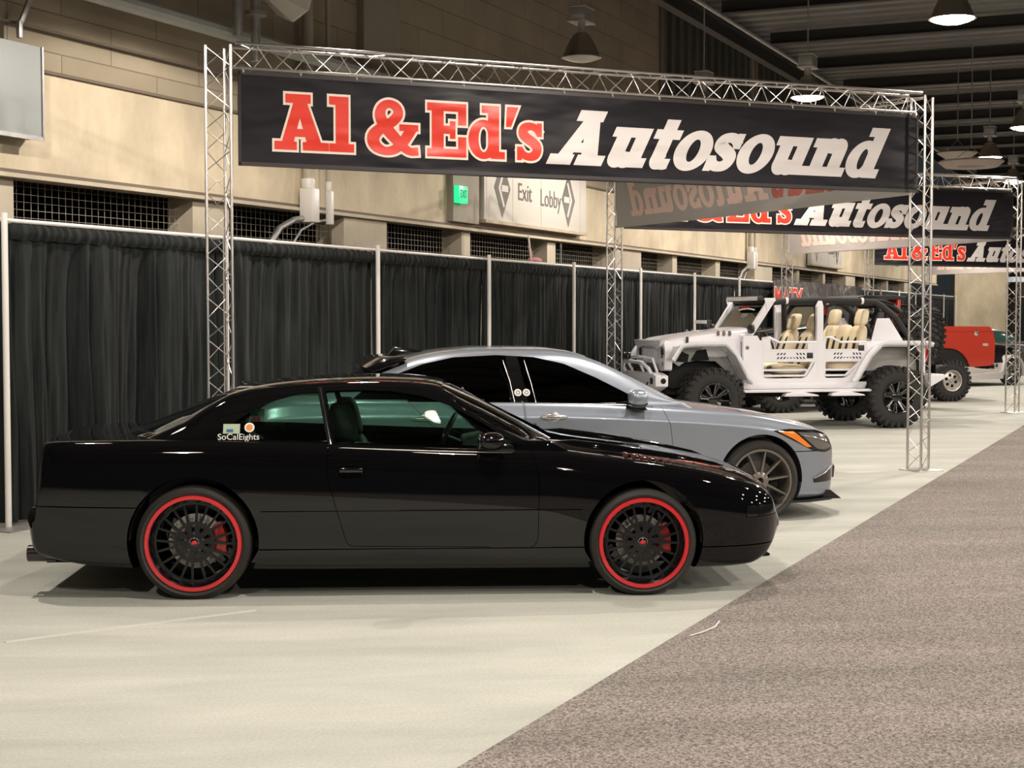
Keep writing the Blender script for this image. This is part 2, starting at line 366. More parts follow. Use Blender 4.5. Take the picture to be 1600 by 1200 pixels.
# floodlights clamped above the wall pipe at the upper left
def floodlight(ss, pp, zz, rz, lab):
    e = empty('floodlight', W(ss, pp, zz), HALL_ROT, lab, 'light')
    c = MB(); c.cyl((0, 0, -0.75), (0, 0, 0.1), 0.055, 14); c.lathe([(0.06, -0.25), (0.12, -0.25), (0.12, -0.20), (0.06, -0.20)], 16, 'z'); c.lathe([(0.06, -0.05), (0.14, -0.05), (0.14, 0.0), (0.06, 0.0)], 16, 'z'); c.build('post', M_STEEL, e)
    R = Matrix.Rotation(rz, 3, 'Z')
    def T(q): return R @ Vector(q)
    c = MB()
    pr = [(0.10, 0.0), (0.16, 0.08), (0.24, 0.22), (0.33, 0.40), (0.35, 0.42), (0.35, 0.46), (0.31, 0.44), (0.22, 0.26), (0.14, 0.12), (0.06, 0.08), (0.0, 0.08)]
    q = MB(); q.lathe(pr, 8, 'x'); c.add([T((v[0] + 0.12, v[1], v[2] + 0.12)) for v in q.v], q.f); c.build('reflector_housing', mat('cream_housing', (0.62, 0.60, 0.54), 0.5), e, smooth=30)
    c = MB(); q = MB(); q.box((0.02, 0, 0.10), (0.26, 0.16, 0.16)); q.cyl((-0.1, 0, 0.1), (0.12, 0, 0.1), 0.06, 12); c.add([T(v) for v in q.v], q.f); c.build('ballast', M_STEEL, e, smooth=30)
    c = MB(); q = MB(); q.ellipsoid((0.32, 0, 0.12), (0.16, 0.09, 0.09)); c.add([T(v) for v in q.v], q.f); c.build('lamp_bulb', mat('clear_bulb', (0.35, 0.37, 0.38), 0.15, spec=0.8), e, smooth=80)
floodlight(14.6, PW - 0.5, 5.28, -0.25, 'large cream floodlight on a post above the wall pipe, right of its pair')
floodlight(14.25, PW - 0.5, 5.50, 2.9, 'cream floodlight cut by the top edge of the photo, left of its pair')
# bracket hanging at the top left corner
b = MB(); b.box((0, 0, 0.0), (0.05, 0.03, 0.30), Matrix.Rotation(0.5, 3, 'Y')); b.box((-0.09, 0, -0.20), (0.05, 0.04, 0.16))
tag(b.build('hanging_bracket', M_STEEL, None, bevel=0.004, loc=W(11.35, PW - 0.12, 4.55), rz=HALL_ROT), 'small grey metal bracket on the wall at the top left corner', 'bracket')
# pale panel box at the left edge
e = empty('equipment_box', W(10.6, PW - 0.2, 3.35), HALL_ROT, 'pale grey rectangular box mounted on the wall at the left edge', 'panel')
b = MB(); b.span((-0.9, 0, 0), (0.86, 0.19, 0.86)); b.build('panel_box', mat('pale_grey_panel', (0.36, 0.39, 0.385), 0.5), e, bevel=0.008)
b = MB(); b.span((-0.9, -0.015, -0.02), (0.875, 0.0, 0.02)); b.span((0.855, -0.015, 0), (0.875, 0.0, 0.86)); b.build('panel_edge', M_STEEL, e)
# ---------------- pipe and drape ----------------
PD = 8.7
def drape_bay(s0, s1, seed, lab, detail=1):
    rnd = random.Random(seed); L = s1 - s0
    e = empty('drape_bay', W(s0, PD, 0), HALL_ROT, lab, 'curtain', 'black drape bays along the back wall')
    fr = [(rnd.uniform(4, 9), rnd.uniform(0, 6), rnd.uniform(0.012, 0.03)) for _ in range(3)] + [(rnd.uniform(14, 34), rnd.uniform(0, 6), rnd.uniform(0.010, 0.022)) for _ in range(5)] + [(rnd.uniform(40, 75), rnd.uniform(0, 6), 0.009) for _ in range(3)]
    nu = int(L * 64 * detail)
    def fn(u, v):
        x = -0.02 + u * (L + 0.04); z = 0.03 + v * 2.37
        amp = 0.45 + 0.75 * (1 - v)
        y = sum(a * math.sin(f * x + p0 + 0.35 * math.sin(f * 0.13 * z + p0)) for f, p0, a in fr) * amp
        if v > 0.93: y *= 0.5; y -= 0.012
        return (x + 0.02 * math.sin(2.3 * z + 5 * u) * math.sin(math.pi * u), y + 0.05, z)
    c = MB(); c.grid(fn, nu, 15 if detail < 1 else 15); c.build('curtain', M_DRAPE, e, smooth=180, fix=False)
    def fh(u, v):
        x = 0.01 + u * (L - 0.02)
        return (x, 0.02 - 0.03 * math.sin(v * math.pi) + 0.012 * math.sin(x * 58 + 2 * math.sin(x * 9)) * (0.3 + v * 0.4), 2.30 + 0.13 * v + 0.004 * math.sin(x * 40))
    c = MB(); c.grid(fh, nu, 5); c.build('gathered_heading', M_DRAPE, e, smooth=180, fix=False)
    c = MB(); c.cyl((0, 0.03, 2.45), (L, 0.03, 2.45), 0.018, 8); c.build('crossbar', M_ALU_MATTE, e)
poles_s = [9.45 + 3.01 * k for k in range(18)]
ords = ['first', 'second', 'third', 'fourth', 'fifth', 'sixth', 'seventh', 'eighth', 'ninth', 'tenth', 'eleventh', 'twelfth', 'thirteenth', 'fourteenth', 'fifteenth', 'sixteenth', 'seventeenth']
wh = ['at the left edge of the photo', 'right of the first truss column, behind the black coupe', 'behind the roof of the silver sedan', 'just right of the sedan roof peak', 'left of the second truss column', 'between the second truss column and the white jeep', 'behind the hood of the white jeep', 'behind the windshield of the white jeep']
for k in range(17):
    where = wh[k] if k < 8 else 'far down the hall, %s bay counted from the left edge' % ords[k]
    drape_bay(poles_s[k], poles_s[k + 1], 10 + k, 'black pleated drape bay ' + where, 1 if k < 8 else 0.5)
drape_bay(6.44, 9.45, 5, 'sliver of black drape at the far left edge')
pw = ['at the left edge beside the black coupe tail', 'behind the first truss column', 'above the silver sedan rear spoiler', 'above the middle of the silver sedan roof', 'above the silver sedan windshield', 'between the second truss column and the jeep', 'above the white jeep hood', 'behind the jeep light bar']
for k, ss in enumerate(poles_s):
    where = pw[k] if k < 8 else 'far down the hall, %s pole from the left edge' % (ords[k] if k < 17 else 'last')
    e = empty('drape_pole', W(ss, PD - 0.06, 0), HALL_ROT, 'white upright pole between drape bays ' + where, 'pole', 'drape poles')
    c = MB(); c.cyl((0, 0, 0.01), (0, 0, 2.50), 0.026, 14); c.build('upright', M_ALU_MATTE, e)
    c = MB(); c.box((0, 0, 0.006), (0.45, 0.45, 0.010)); c.build('base_plate', M_STEEL, e)
# black printed banner hanging over the drape behind the jeeps
e = empty('drape_banner', W(32.9, PD - 0.16, 0), HALL_ROT, 'dark banner with red outlined capital letters hung over the drapes behind the jeeps', 'banner')
b = MB(); b.span((0, 0, 1.0), (9.5, 0.02, 2.50)); b.build('banner_cloth', mat('grey_black_vinyl', (0.06, 0.058, 0.058), 0.4, bump=(1.3, 0.8, 0.2)), e)
FRH = (Vector((1, 0, 0)), Vector((0, 0, 1)), Vector((0, -1, 0)))
M_RED = mat('red_print', (0.62, 0.035, 0.022), 0.45)
M_WOUT = mat('pale_print', (0.80, 0.70, 0.62), 0.45)
M_CYAN = mat('pale_cyan_print', (0.42, 0.58, 0.58), 0.45)
for tx, sz, x, z, sx_, mm, nm in (('MATX', 0.62, 1.30, 2.08, 1.5, M_RED, 'letters'), ('AM', 0.46, 1.35, 1.74, 1.5, M_RED, 'letters'), ('DU', 0.44, 3.2, 1.74, 1.1, M_CYAN, 'cyan_letters')):
    text_part(tx, sz, M_WOUT, 'letter_outline', e, frame(*FRH, (x, -0.006, z)), offset=0.035, sx=sx_)
    text_part(tx, sz, mm, nm, e, frame(*FRH, (x, -0.012, z)), offset=0.012, sx=sx_)
# ---------------- wall signs ----------------
e = empty('exit_sign', W(20.5, PW - 0.20, 3.36), HALL_ROT, 'small glowing green EXIT sign left of the grey direction panel', 'sign')
b = MB(); b.span((-0.145, 0, 0), (0.145, 0.09, 0.25)); b.build('housing', mat('exit_green', (0.02, 0.35, 0.12), 0.4, emit=(0.02, 0.75, 0.28), estr=1.3), e, bevel=0.01)
text_part('EXIT', 0.17, mat('exit_letters', (0.02, 0.10, 0.05), 0.5), 'letters', e, frame(*FRH, (0, -0.006, 0.125)), sx=0.62)
e = empty('exit_sign', W(57.0, PW - 0.25, 3.6), HALL_ROT, 'tiny green EXIT sign far down the hall under the third banner', 'sign')
b = MB(); b.span((-0.3, 0, 0), (0.3, 0.08, 0.45)); b.build('housing', mat('exit_green'), e)
def direction_panel(s0, s1, lab, full=True):
    e = empty('direction_sign', W(s0, PW - 0.16, 3.17), HALL_ROT, lab, 'sign'); L = s1 - s0
    b = MB(); b.span((0, 0, 0), (L, 0.12, 1.0)); b.build('panel', mat('sign_panel_grey', (0.60, 0.58, 0.52), 0.55), e, bevel=0.006)
    b = MB()
    for x in (0.08, L * 0.25, L * 0.52, L * 0.93): b.span((x - 0.006, -0.002, 0.01), (x + 0.006, 0.0, 0.99))
    b.span((0, -0.03, -0.05), (L, 0.12, 0.0)); b.build('frame_strip', M_LEDGE, e, smooth=0)
    md = mat('sign_brown_grey', (0.13, 0.115, 0.10), 0.5)
    for cx, sg in ((L * 0.155, -1), (L * 0.80, 1)):
        b = MB(); b.prism([(cx - 0.30, 0.52), (cx, 0.06), (cx + 0.30, 0.52), (cx, 0.98)], -0.006, 0.0, 'y'); b.build('diamond', md, e, smooth=0)
        b = MB()
        def X(t): return cx + sg * t
        b.prism([(X(0.16), 0.52), (X(-0.02), 0.82), (X(-0.08), 0.80), (X(0.08), 0.52)], -0.010, -0.006, 'y')
        b.prism([(X(0.16), 0.52), (X(-0.02), 0.22), (X(-0.08), 0.24), (X(0.08), 0.52)], -0.010, -0.006, 'y')
        b.prism([(X(-0.21), 0.47), (X(0.04), 0.47), (X(0.04), 0.57), (X(-0.21), 0.57)], -0.0105, -0.0062, 'y')
        b.build('arrow', mat('sign_panel_grey'), e, smooth=0)
    text_part('Exit', 0.40, md, 'exit_lettering', e, frame(*FRH, (L * 0.36, -0.005, 0.50)), sx=0.92)
    text_part('Lobby', 0.40, md, 'lobby_lettering', e, frame(*FRH, (L * 0.615, -0.005, 0.47)), sx=0.92)
direction_panel(21.3, 25.55, 'long grey direction panel reading Exit and Lobby with two diamond arrows')
direction_panel(42.8, 46.9, 'far direction panel behind the second banner, its diamond tip just showing')
# sticks, bags left on top of the drape rail
for ss, l, a, cc, lab in ((20.2, 0.42, -0.30, (0.75, 0.73, 0.7), 'thin white stick leaning above the drape rail'), (21.3, 0.34, -0.02, (0.3, 0.3, 0.29), 'thin dark stick standing above the drape rail')):
    b = MB(); b.cyl((0, 0, 0), (math.sin(a) * l, 0, math.cos(a) * l), 0.014, 8)
    tag(b.build('stick', mat('stick%g' % l, cc, 0.5), None, loc=W(ss, PD + 0.07, 2.43), rz=HALL_ROT), lab, 'stick')
b = MB(); b.ellipsoid((0, 0, 0.03), (0.22, 0.06, 0.05), p=2.6); b.cyl((-0.1, 0, 0.1), (-0.22, 0, 0.24), 0.02, 8)
tag(b.build('cloth_bundle', mat('pink_cloth', (0.7, 0.25, 0.27), 0.7), None, loc=W(20.95, PD + 0.35, 2.48), rz=HALL_ROT), 'small pink and white bundle lying on the drape rail', 'cloth')
# the cable tie left on the carpet
b = MB(); b.tube([(0, 0, 0.004), (0.08, 0.09, 0.006), (0.16, 0.20, 0.012), (0.20, 0.32, 0.02)], 0.0035, 6)
tag(b.build('cable_tie', mat('white_plastic', (0.8, 0.8, 0.78), 0.4), None, loc=(0.93, 7.98, 0.006)), 'thin white plastic strip lying on the dark carpet edge', 'litter')
b = MB(); b.tube([(0, 0, .001), (.55, .42, .001), (1.15, .86, .001)], .022, 4); b.v = [(v[0], v[1], max(0, min(.003, v[2]))) for v in b.v]
tag(b.build('carpet_seam', mat('pale_seam_tape', (.56, .565, .515), .9), None, smooth=0, loc=(-2.62, 7.87, 0)), 'faint pale seam line across the light carpet at the lower left', 'seam')
# ---------------- hanging high-bay lamps ----------------
M_BELL = mat('aluminium_bell', (0.30, 0.255, 0.21), 0.35, 0.6)
M_GLOW = mat('lamp_glass_lit', (1, 0.9, 0.8), 0.3, emit=(1.0, 0.83, 0.68), estr=26)
M_UNLIT = mat('lamp_glass_unlit', (0.55, 0.52, 0.48), 0.25)
def highbay(lit=True, power=1.0):
    e = empty('high_bay_lamp')
    b = MB(); b.box((0, 0, 0.52), (0.33, 0.22, 0.17)); b.box((0, 0, 0.43), (0.37, 0.26, 0.02)); b.box((0, 0, 0.61), (0.35, 0.24, 0.02)); b.build('ballast_box', M_STEEL, e, bevel=0.01)
    b = MB(); b.cyl((0, 0, 0.28), (0, 0, 0.44), 0.05, 14); b.cyl((0, 0, 0.6), (0, 0, CZ - 5.0 - 0.02), 0.012, 8); b.build('stem', M_STEEL, e)
    b = MB(); b.lathe([(0.06, 0.30), (0.10, 0.28), (0.15, 0.20), (0.20, 0.10), (0.235, 0.0), (0.26, -0.012), (0.26, -0.02), (0.23, -0.012), (0.19, 0.10), (0.13, 0.2), (0.05, 0.27)], 32, 'z'); b.build('bell_shade', M_BELL, e, smooth=50)
    b = MB(); b.lathe([(0.0, -0.075), (0.12, -0.065), (0.20, -0.04), (0.235, -0.022), (0.235, -0.014), (0, -0.014)], 32, 'z'); b.build('lens', M_GLOW if lit else M_UNLIT, e, smooth=50)
    if lit:
        l = spot_lamp('lamp_light', (0, 0, -0.13), LAMP_W, 0.05, parent=e)
    return e
LIT = highbay(True); OFF = highbay(False)
vis = [(7.3, 18.4, 0, 'unlit bell-shaped high-bay lamp hanging above the first banner'), (2.6, 17.7, 1, 'lit high-bay lamp hanging at the upper right, nearest of the lit ones'), (5.5, 23.1, 1, 'lit high-bay lamp hanging behind the beam of the first banner'),
       (4.1, 33.3, 1, 'lit high-bay lamp hanging far back, above the second banner'), (2.9, 28.3, 1, 'lit high-bay lamp cut by the right edge of the photo'), (7.4, 24.0, 1, 'lit high-bay lamp mostly hidden behind the first banner, its ballast box showing')]
used = [0, 0]
def place_lamp(p, s, lit, lab, grp=None):
    src = LIT if lit else OFF
    if used[lit]: o = copy_tree(src)
    else: o = src; used[lit] = 1
    o.location = W(s, p, 5.0); o.rotation_euler = (0, 0, HALL_ROT); tag(o, lab, 'lamp', grp or 'high-bay lamps')
for p, s, lit, lab in vis: place_lamp(p, s, lit, lab)
off_lab = 'lit high-bay lamp placed out of view to light the hall'
for p, s in ((7.45, 12.9), (7.45, 7.6), (7.5, 65.3), (7.2, 30.9), (3.2, 12.2), (3.0, 6.5), (-2.6, 6.8), (-2.6, 12.3), (-2.9, 18.0), (-3.0, 24.0), (-8.2, 9.5), (-8.2, 15.5), (-8.5, 22), (-2.0, 1.0), (3.6, 1.2), (4.3, 39.5), (7.1, 36.5), (4.2, 46), (-1.5, 33), (7.2, 48), (-13, 8), (-13, 16), (-14, 24), (-8, 30), (6.6, 58.5), (3.5, 53), (-18, 12), (-18, 20)):  # unseen hall lamps; the farthest, behind banners, are added to brighten the end wall
    place_lamp(p, s, 1, off_lab)
# ---------------- truss columns and beams ----------------
ZT = 4.08; ZBOT = 3.90
def truss_parts(e, p0, p1, side, up, w=0.23, r=0.0145, pitch=0.34, round_ends=False):
    """three chords around the centre line p0-p1, laced with thin rods; side/up span the section"""
    p0, p1, side, up = Vector(p0), Vector(p1), Vector(side), Vector(up)
    h = w * 0.85
    offs = [side * (-w / 2) + up * (h / 2), side * (w / 2) + up * (h / 2), up * (-h / 2)]
    for o in offs:
        b = MB(); b.tube([p0 + o, (p0 + p1) / 2 + o, p1 + o], r, 10); b.build('chord', M_ALU, e, smooth=60)
    L = (p1 - p0).length; n = max(2, int(L / pitch)); b = MB()
    for q, (i, j) in enumerate(((0, 1), (1, 2), (2, 0))):
        for k in range(n):
            a = p0 + (p1 - p0) * ((k + 0.02) / n); c = p0 + (p1 - p0) * ((k + 0.5) / n); d = p0 + (p1 - p0) * ((k + 0.98) / n)
            b.cyl(a + offs[i], c + offs[j], 0.0045, 6, cap=False); b.cyl(c + offs[j], d + offs[i], 0.0045, 6, cap=False)
    b.build('lacing', M_ALU, e, smooth=60)
def column(x, y, rz, lab, top=4.0):
    e = empty('truss_tower', (x, y, 0), rz, lab, 'truss', 'triangular aluminium truss columns')
    truss_parts(e, (0, 0, 0.012), (0, 0, top + 0.06), (0, 1, 0), (1, 0, 0))
    b = MB(); b.box((0, 0, 0.006), (0.34, 0.34, 0.012)); b.build('base_plate', M_ALU, e, bevel=0.003)
def beam(P, Q, lab, inset=0.0):
    P, Q = Vector((*P, 0)), Vector((*Q, 0)); d = (Q - P); L = d.length; d.normalize(); nrm = Vector((-d.y, d.x, 0))
    e = empty('truss_span', P + Vector((0, 0, ZT - 0.1)), math.atan2(d.y, d.x), lab, 'truss', 'triangular aluminium truss beams')
    truss_parts(e, (0.14, 0, 0.0), (L - 0.14, 0, 0.0), (0, 1, 0), (0, 0, 1), pitch=0.36)
    return e
cA, cB, cC = (-2.60, 13.62), (4.48, 16.76), (1.53, 23.4)
cB2, cC2, cA3, cB3, cC3 = (8.80, 26.86), (5.90, 33.2), (9.2, 39.8), (16.3, 43.0), (13.3, 49.6)
aAB = math.atan2(cB[1] - cA[1], cB[0] - cA[0])
for c, lab in ((cA, 'left truss column of the front banner, before the drapes'), (cB, 'right truss column of the front banner, at the aisle carpet edge'), (cC, 'truss column between the silver sedan and the white jeep'),
               (cB2, 'truss column near the right edge of the photo, by the aisle'), (cC2, 'truss column rising behind the white jeep windshield'), (cA3, 'truss column above the jeep rear seats, holding the third banner'), (cB3, 'truss column outside the right edge holding the third banner'), (cC3, 'farthest truss column behind the orange off-roader')):
    column(c[0], c[1], aAB + (math.pi if c in (cB, cB2, cB3) else 0), lab)
beam(cA, cB, 'long truss beam above the front banner'); beam(cB, cC, 'truss beam running back from the right front column')
beam(cC, cB2, 'truss beam above the second banner'); beam(cB2, cC2, 'truss beam running back from the right edge column')
beam(cA3, cB3, 'truss beam above the third banner'); beam(cB3, cC3, 'farthest truss beam running back over the white strip')
# ---------------- banner lettering: slab-serif glyphs cut from flat pieces ----------------
def _off_poly(pts, d):
    n = len(pts); A = sum(pts[i][0] * pts[(i + 1) % n][1] - pts[(i + 1) % n][0] * pts[i][1] for i in range(n)) / 2
    if A < 0: pts = pts[::-1]
    if d == 0: return pts
    out = []
    for i in range(n):
        p0, p1, p2 = pts[i - 1], pts[i], pts[(i + 1) % n]
        e1 = (p1[0] - p0[0], p1[1] - p0[1]); e2 = (p2[0] - p1[0], p2[1] - p1[1])
        l1 = math.hypot(*e1); l2 = math.hypot(*e2)
        n1 = (e1[1] / l1, -e1[0] / l1); n2 = (e2[1] / l2, -e2[0] / l2)
        k = 1 + n1[0] * n2[0] + n1[1] * n2[1]; k = max(k, 0.35)
        out.append((p1[0] + d * (n1[0] + n2[0]) / k, p1[1] + d * (n1[1] + n2[1]) / k))
    return out
def R(x0, y0, x1, y1): return ('p', [(x0, y0), (x1, y0), (x1, y1), (x0, y1)])
def arc(cx, cy, rx, ry, a0, a1, w, n=20, w2=None):
    """stroke along an ellipse; w may vary: w at the sides, w2 at top and bottom"""
    pts = []
    for i in range(n + 1):
        a = math.radians(a0 + (a1 - a0) * i / n); ww = w if w2 is None else w * abs(math.cos(a)) + w2 * abs(math.sin(a))
        pts.append((cx + rx * math.cos(a), cy + ry * math.sin(a), ww))
    return ('s', pts, abs(a1 - a0) >= 359)
def bowl(cx, cy, ow, oh): return ('r', (cx, cy, ow / 2, oh / 2, ow / 2 - 0.225, oh / 2 - 0.13))
GL = {
 'A': (1.06, [('p', [(0.10, 0), (0.34, 0), (0.60, 0.92), (0.40, 0.92)]), ('p', [(0.40, 0.92), (0.62, 0.92), (0.98, 0), (0.68, 0)]), R(0.24, 0.24, 0.80, 0.38), R(0.22, 0.84, 0.72, 1.0), R(0, 0, 0.44, 0.15), R(0.56, 0, 1.08, 0.15)]),
 'l': (0.50, [R(0.13, 0, 0.39, 1.0), R(0.0, 0.85, 0.2, 1.0), R(0, 0, 0.50, 0.15)]),
 'E': (0.88, [R(0.10, 0, 0.36, 1.0), R(0, 0.85, 0.86, 1.0), R(0, 0, 0.86, 0.15), R(0.3, 0.43, 0.60, 0.58), R(0.50, 0.34, 0.62, 0.67), R(0.68, 0.60, 0.86, 1.0), R(0.68, 0, 0.86, 0.38)]),
 'd': (0.80, [bowl(0.34, 0.36, 0.68, 0.74), R(0.44, 0.02, 0.69, 1.0), R(0.30, 0.86, 0.5, 1.0), R(0.5, 0, 0.82, 0.14)]),
 "'": (0.24, [('p', [(0.02, 0.62), (0.13, 0.62), (0.30, 1.0), (0.04, 1.0)])]),
 's': (0.60, [('s', [(0.52, 0.52, 0.15), (0.43, 0.62, 0.15), (0.29, 0.655, 0.15), (0.16, 0.60, 0.2), (0.14, 0.50, 0.21), (0.24, 0.42, 0.2), (0.36, 0.35, 0.2), (0.46, 0.25, 0.21), (0.42, 0.12, 0.2), (0.28, 0.07, 0.15), (0.14, 0.11, 0.15), (0.06, 0.22, 0.15)], False), R(0.46, 0.46, 0.57, 0.72), R(0.0, 0.0, 0.11, 0.26)]),
 'u': (0.84, [R(0.10, 0.2, 0.35, 0.72), R(0, 0.58, 0.2, 0.72), arc(0.375, 0.24, 0.15, 0.165, 180, 360, 0.25, 14, 0.15), R(0.50, 0.0, 0.74, 0.72), R(0.40, 0.58, 0.6, 0.72), R(0.55, 0, 0.86, 0.14)]),
 't': (0.54, [R(0.13, 0.18, 0.37, 0.92), R(0, 0.58, 0.52, 0.72), arc(0.36, 0.22, 0.11, 0.15, 180, 300, 0.24, 10, 0.15), R(0.34, 0.0, 0.50, 0.15)]),
 'o': (0.74, [bowl(0.37, 0.36, 0.74, 0.76)]),
 'n': (0.88, [R(0.10, 0, 0.35, 0.72), R(0, 0.58, 0.2, 0.72), arc(0.48, 0.48, 0.15, 0.165, 0, 180, 0.25, 14, 0.15), R(0.51, 0, 0.76, 0.5), R(0, 0, 0.42, 0.14), R(0.46, 0, 0.90, 0.14)]),
 '&': (0.98, [('s', [(0.98, 0.075, 0.15), (0.80, 0.075, 0.15), (0.60, 0.24, 0.2), (0.36, 0.50, 0.22), (0.26, 0.70, 0.2), (0.30, 0.86, 0.17), (0.43, 0.925, 0.15), (0.57, 0.86, 0.17), (0.59, 0.72, 0.19), (0.46, 0.58, 0.19), (0.26, 0.46, 0.2), (0.13, 0.31, 0.23), (0.17, 0.15, 0.21), (0.34, 0.06, 0.15), (0.52, 0.09, 0.17), (0.68, 0.22, 0.19), (0.80, 0.40, 0.2), (0.86, 0.50, 0.2)], False), R(0.62, 0.44, 0.98, 0.56)]),
}
def glyph_pieces(ch, d):
    for pc in GL[ch][1]:
        if pc[0] == 'p': yield _off_poly(pc[1], d)
        elif pc[0] == 'r':
            cx, cy, a, b_, a2, b2 = pc[1]; N = 40
            q = [(math.cos(2 * math.pi * i / N), math.sin(2 * math.pi * i / N)) for i in range(N + 1)]
            for i in range(N): yield [(cx + (a + d) * q[i][0], cy + (b_ + d) * q[i][1]), (cx + (a + d) * q[i + 1][0], cy + (b_ + d) * q[i + 1][1]), (cx + (a2 - d) * q[i + 1][0], cy + (b2 - d) * q[i + 1][1]), (cx + (a2 - d) * q[i][0], cy + (b2 - d) * q[i][1])]
        else:
            pts = pc[1]
            if len(pts) < 21 and not pc[2] and ch in 's&':
                P_ = [np.array(p, float) for p in pts]; P_ = [2 * P_[0] - P_[1]] + P_ + [2 * P_[-1] - P_[-2]]; pts = []
                for i in range(1, len(P_) - 2):
                    for t in (0, .25, .5, .75): pts.append(tuple(0.5 * ((2 * P_[i]) + (P_[i + 1] - P_[i - 1]) * t + (2 * P_[i - 1] - 5 * P_[i] + 4 * P_[i + 1] - P_[i + 2]) * t * t + (3 * P_[i] - P_[i - 1] - 3 * P_[i + 1] + P_[i + 2]) * t ** 3)))
                pts.append(tuple(P_[-2]))
            n = len(pts); L = []; Rr = []
            for i in range(n):
                a = pts[i - 1] if (i or pc[2]) else pts[i]; c = pts[(i + 1) % n] if (i < n - 1 or pc[2]) else pts[i]
                if pc[2] and i in (0, n - 1): a, c = pts[-2], pts[1]
                tx, ty = c[0] - a[0], c[1] - a[1]; l = math.hypot(tx, ty) or 1; tx /= l; ty /= l
                x, y, w = pts[i]; w = w / 2 + d
                if not pc[2] and i == 0: x -= tx * d; y -= ty * d
                if not pc[2] and i == n - 1: x += tx * d; y += ty * d
                L.append((x - ty * w, y + tx * w)); Rr.append((x + ty * w, y - tx * w))
            for i in range(n - 1): yield [L[i], Rr[i], Rr[i + 1], L[i + 1]]
def lettering(e, txt, x0, x1, z0, cap, m, d=0.0, off=0.004, shear=0.0, yb=0.0, mirror=False, name='letters', face=1, slope=0.0):
    """txt between x0 and x1 along the banner, baseline z0; off: distance before the cloth"""
    adv = sum(GL[c][0] + 0.03 for c in txt) - 0.03; sx = (x1 - x0 - shear * cap) / adv
    b = MB(); x = 0; k = 0
    for ch in txt:
        for poly in glyph_pieces(ch, d / cap):
            k += 1; yy = (yb - off - 0.00006 * (k % 23)) * face
            vs = []
            for q in poly:
                px = x0 + (x + q[0]) * sx + shear * cap * q[1]; t = (px - x0)
                vs.append((px, yy, z0 + q[1] * cap + slope * t))
            b.add(vs, [tuple(range(len(vs)))])
        x += GL[ch][0] + 0.03
    return b.build(name, m, e, smooth=0, fix=False)
def cloth_material(name, col, rough, bumps):
    m = mat(name, col, rough, spec=0.45); nt = m.node_tree; bs = nt.nodes['Principled BSDF']
    tc = nt.nodes.new('ShaderNodeTexCoord'); mp = nt.nodes.new('ShaderNodeMapping'); mp.inputs['Rotation'].default_value = (0, 0.6, 0); mp.inputs['Scale'].default_value = (0.5, 1, 1.6)
    nt.links.new(tc.outputs['Object'], mp.inputs[0])
    n = nt.nodes.new('ShaderNodeTexNoise'); n.inputs['Scale'].default_value = bumps; n.inputs['Detail'].default_value = 2.5; nt.links.new(mp.outputs[0], n.inputs['Vector'])
    bp = nt.nodes.new('ShaderNodeBump'); bp.inputs['Strength'].default_value = 0.8; bp.inputs['Distance'].default_value = 0.2
    nt.links.new(n.outputs['Fac'], bp.inputs['Height']); nt.links.new(bp.outputs[0], bs.inputs['Normal']); return m
M_VINYL = cloth_material('black_vinyl', (0.011, 0.010, 0.013), 0.46, 1.1); M_VINYL.node_tree.nodes['Principled BSDF'].inputs['Specular IOR Level'].default_value = 0.22
M_REDP = cloth_material('red_letter_print', (0.70, 0.042, 0.022), 0.4, 1.1)
M_WHP = cloth_material('white_letter_print', (0.66, 0.63, 0.61), 0.4, 1.1)
M_OUTP = mat('cream_letter_outline', (0.78, 0.66, 0.56), 0.45)
M_VBACK = mat('grey_banner_back', (0.46, 0.43, 0.41), 0.6, bump=(1.2, 0.4, 0.1))
M_GHOST = mat('pinkish_ghost_print', (0.88, 0.64, 0.56), 0.6)
M_GHOSTR = mat('red_ghost_print', (0.50, 0.15, 0.11), 0.6)
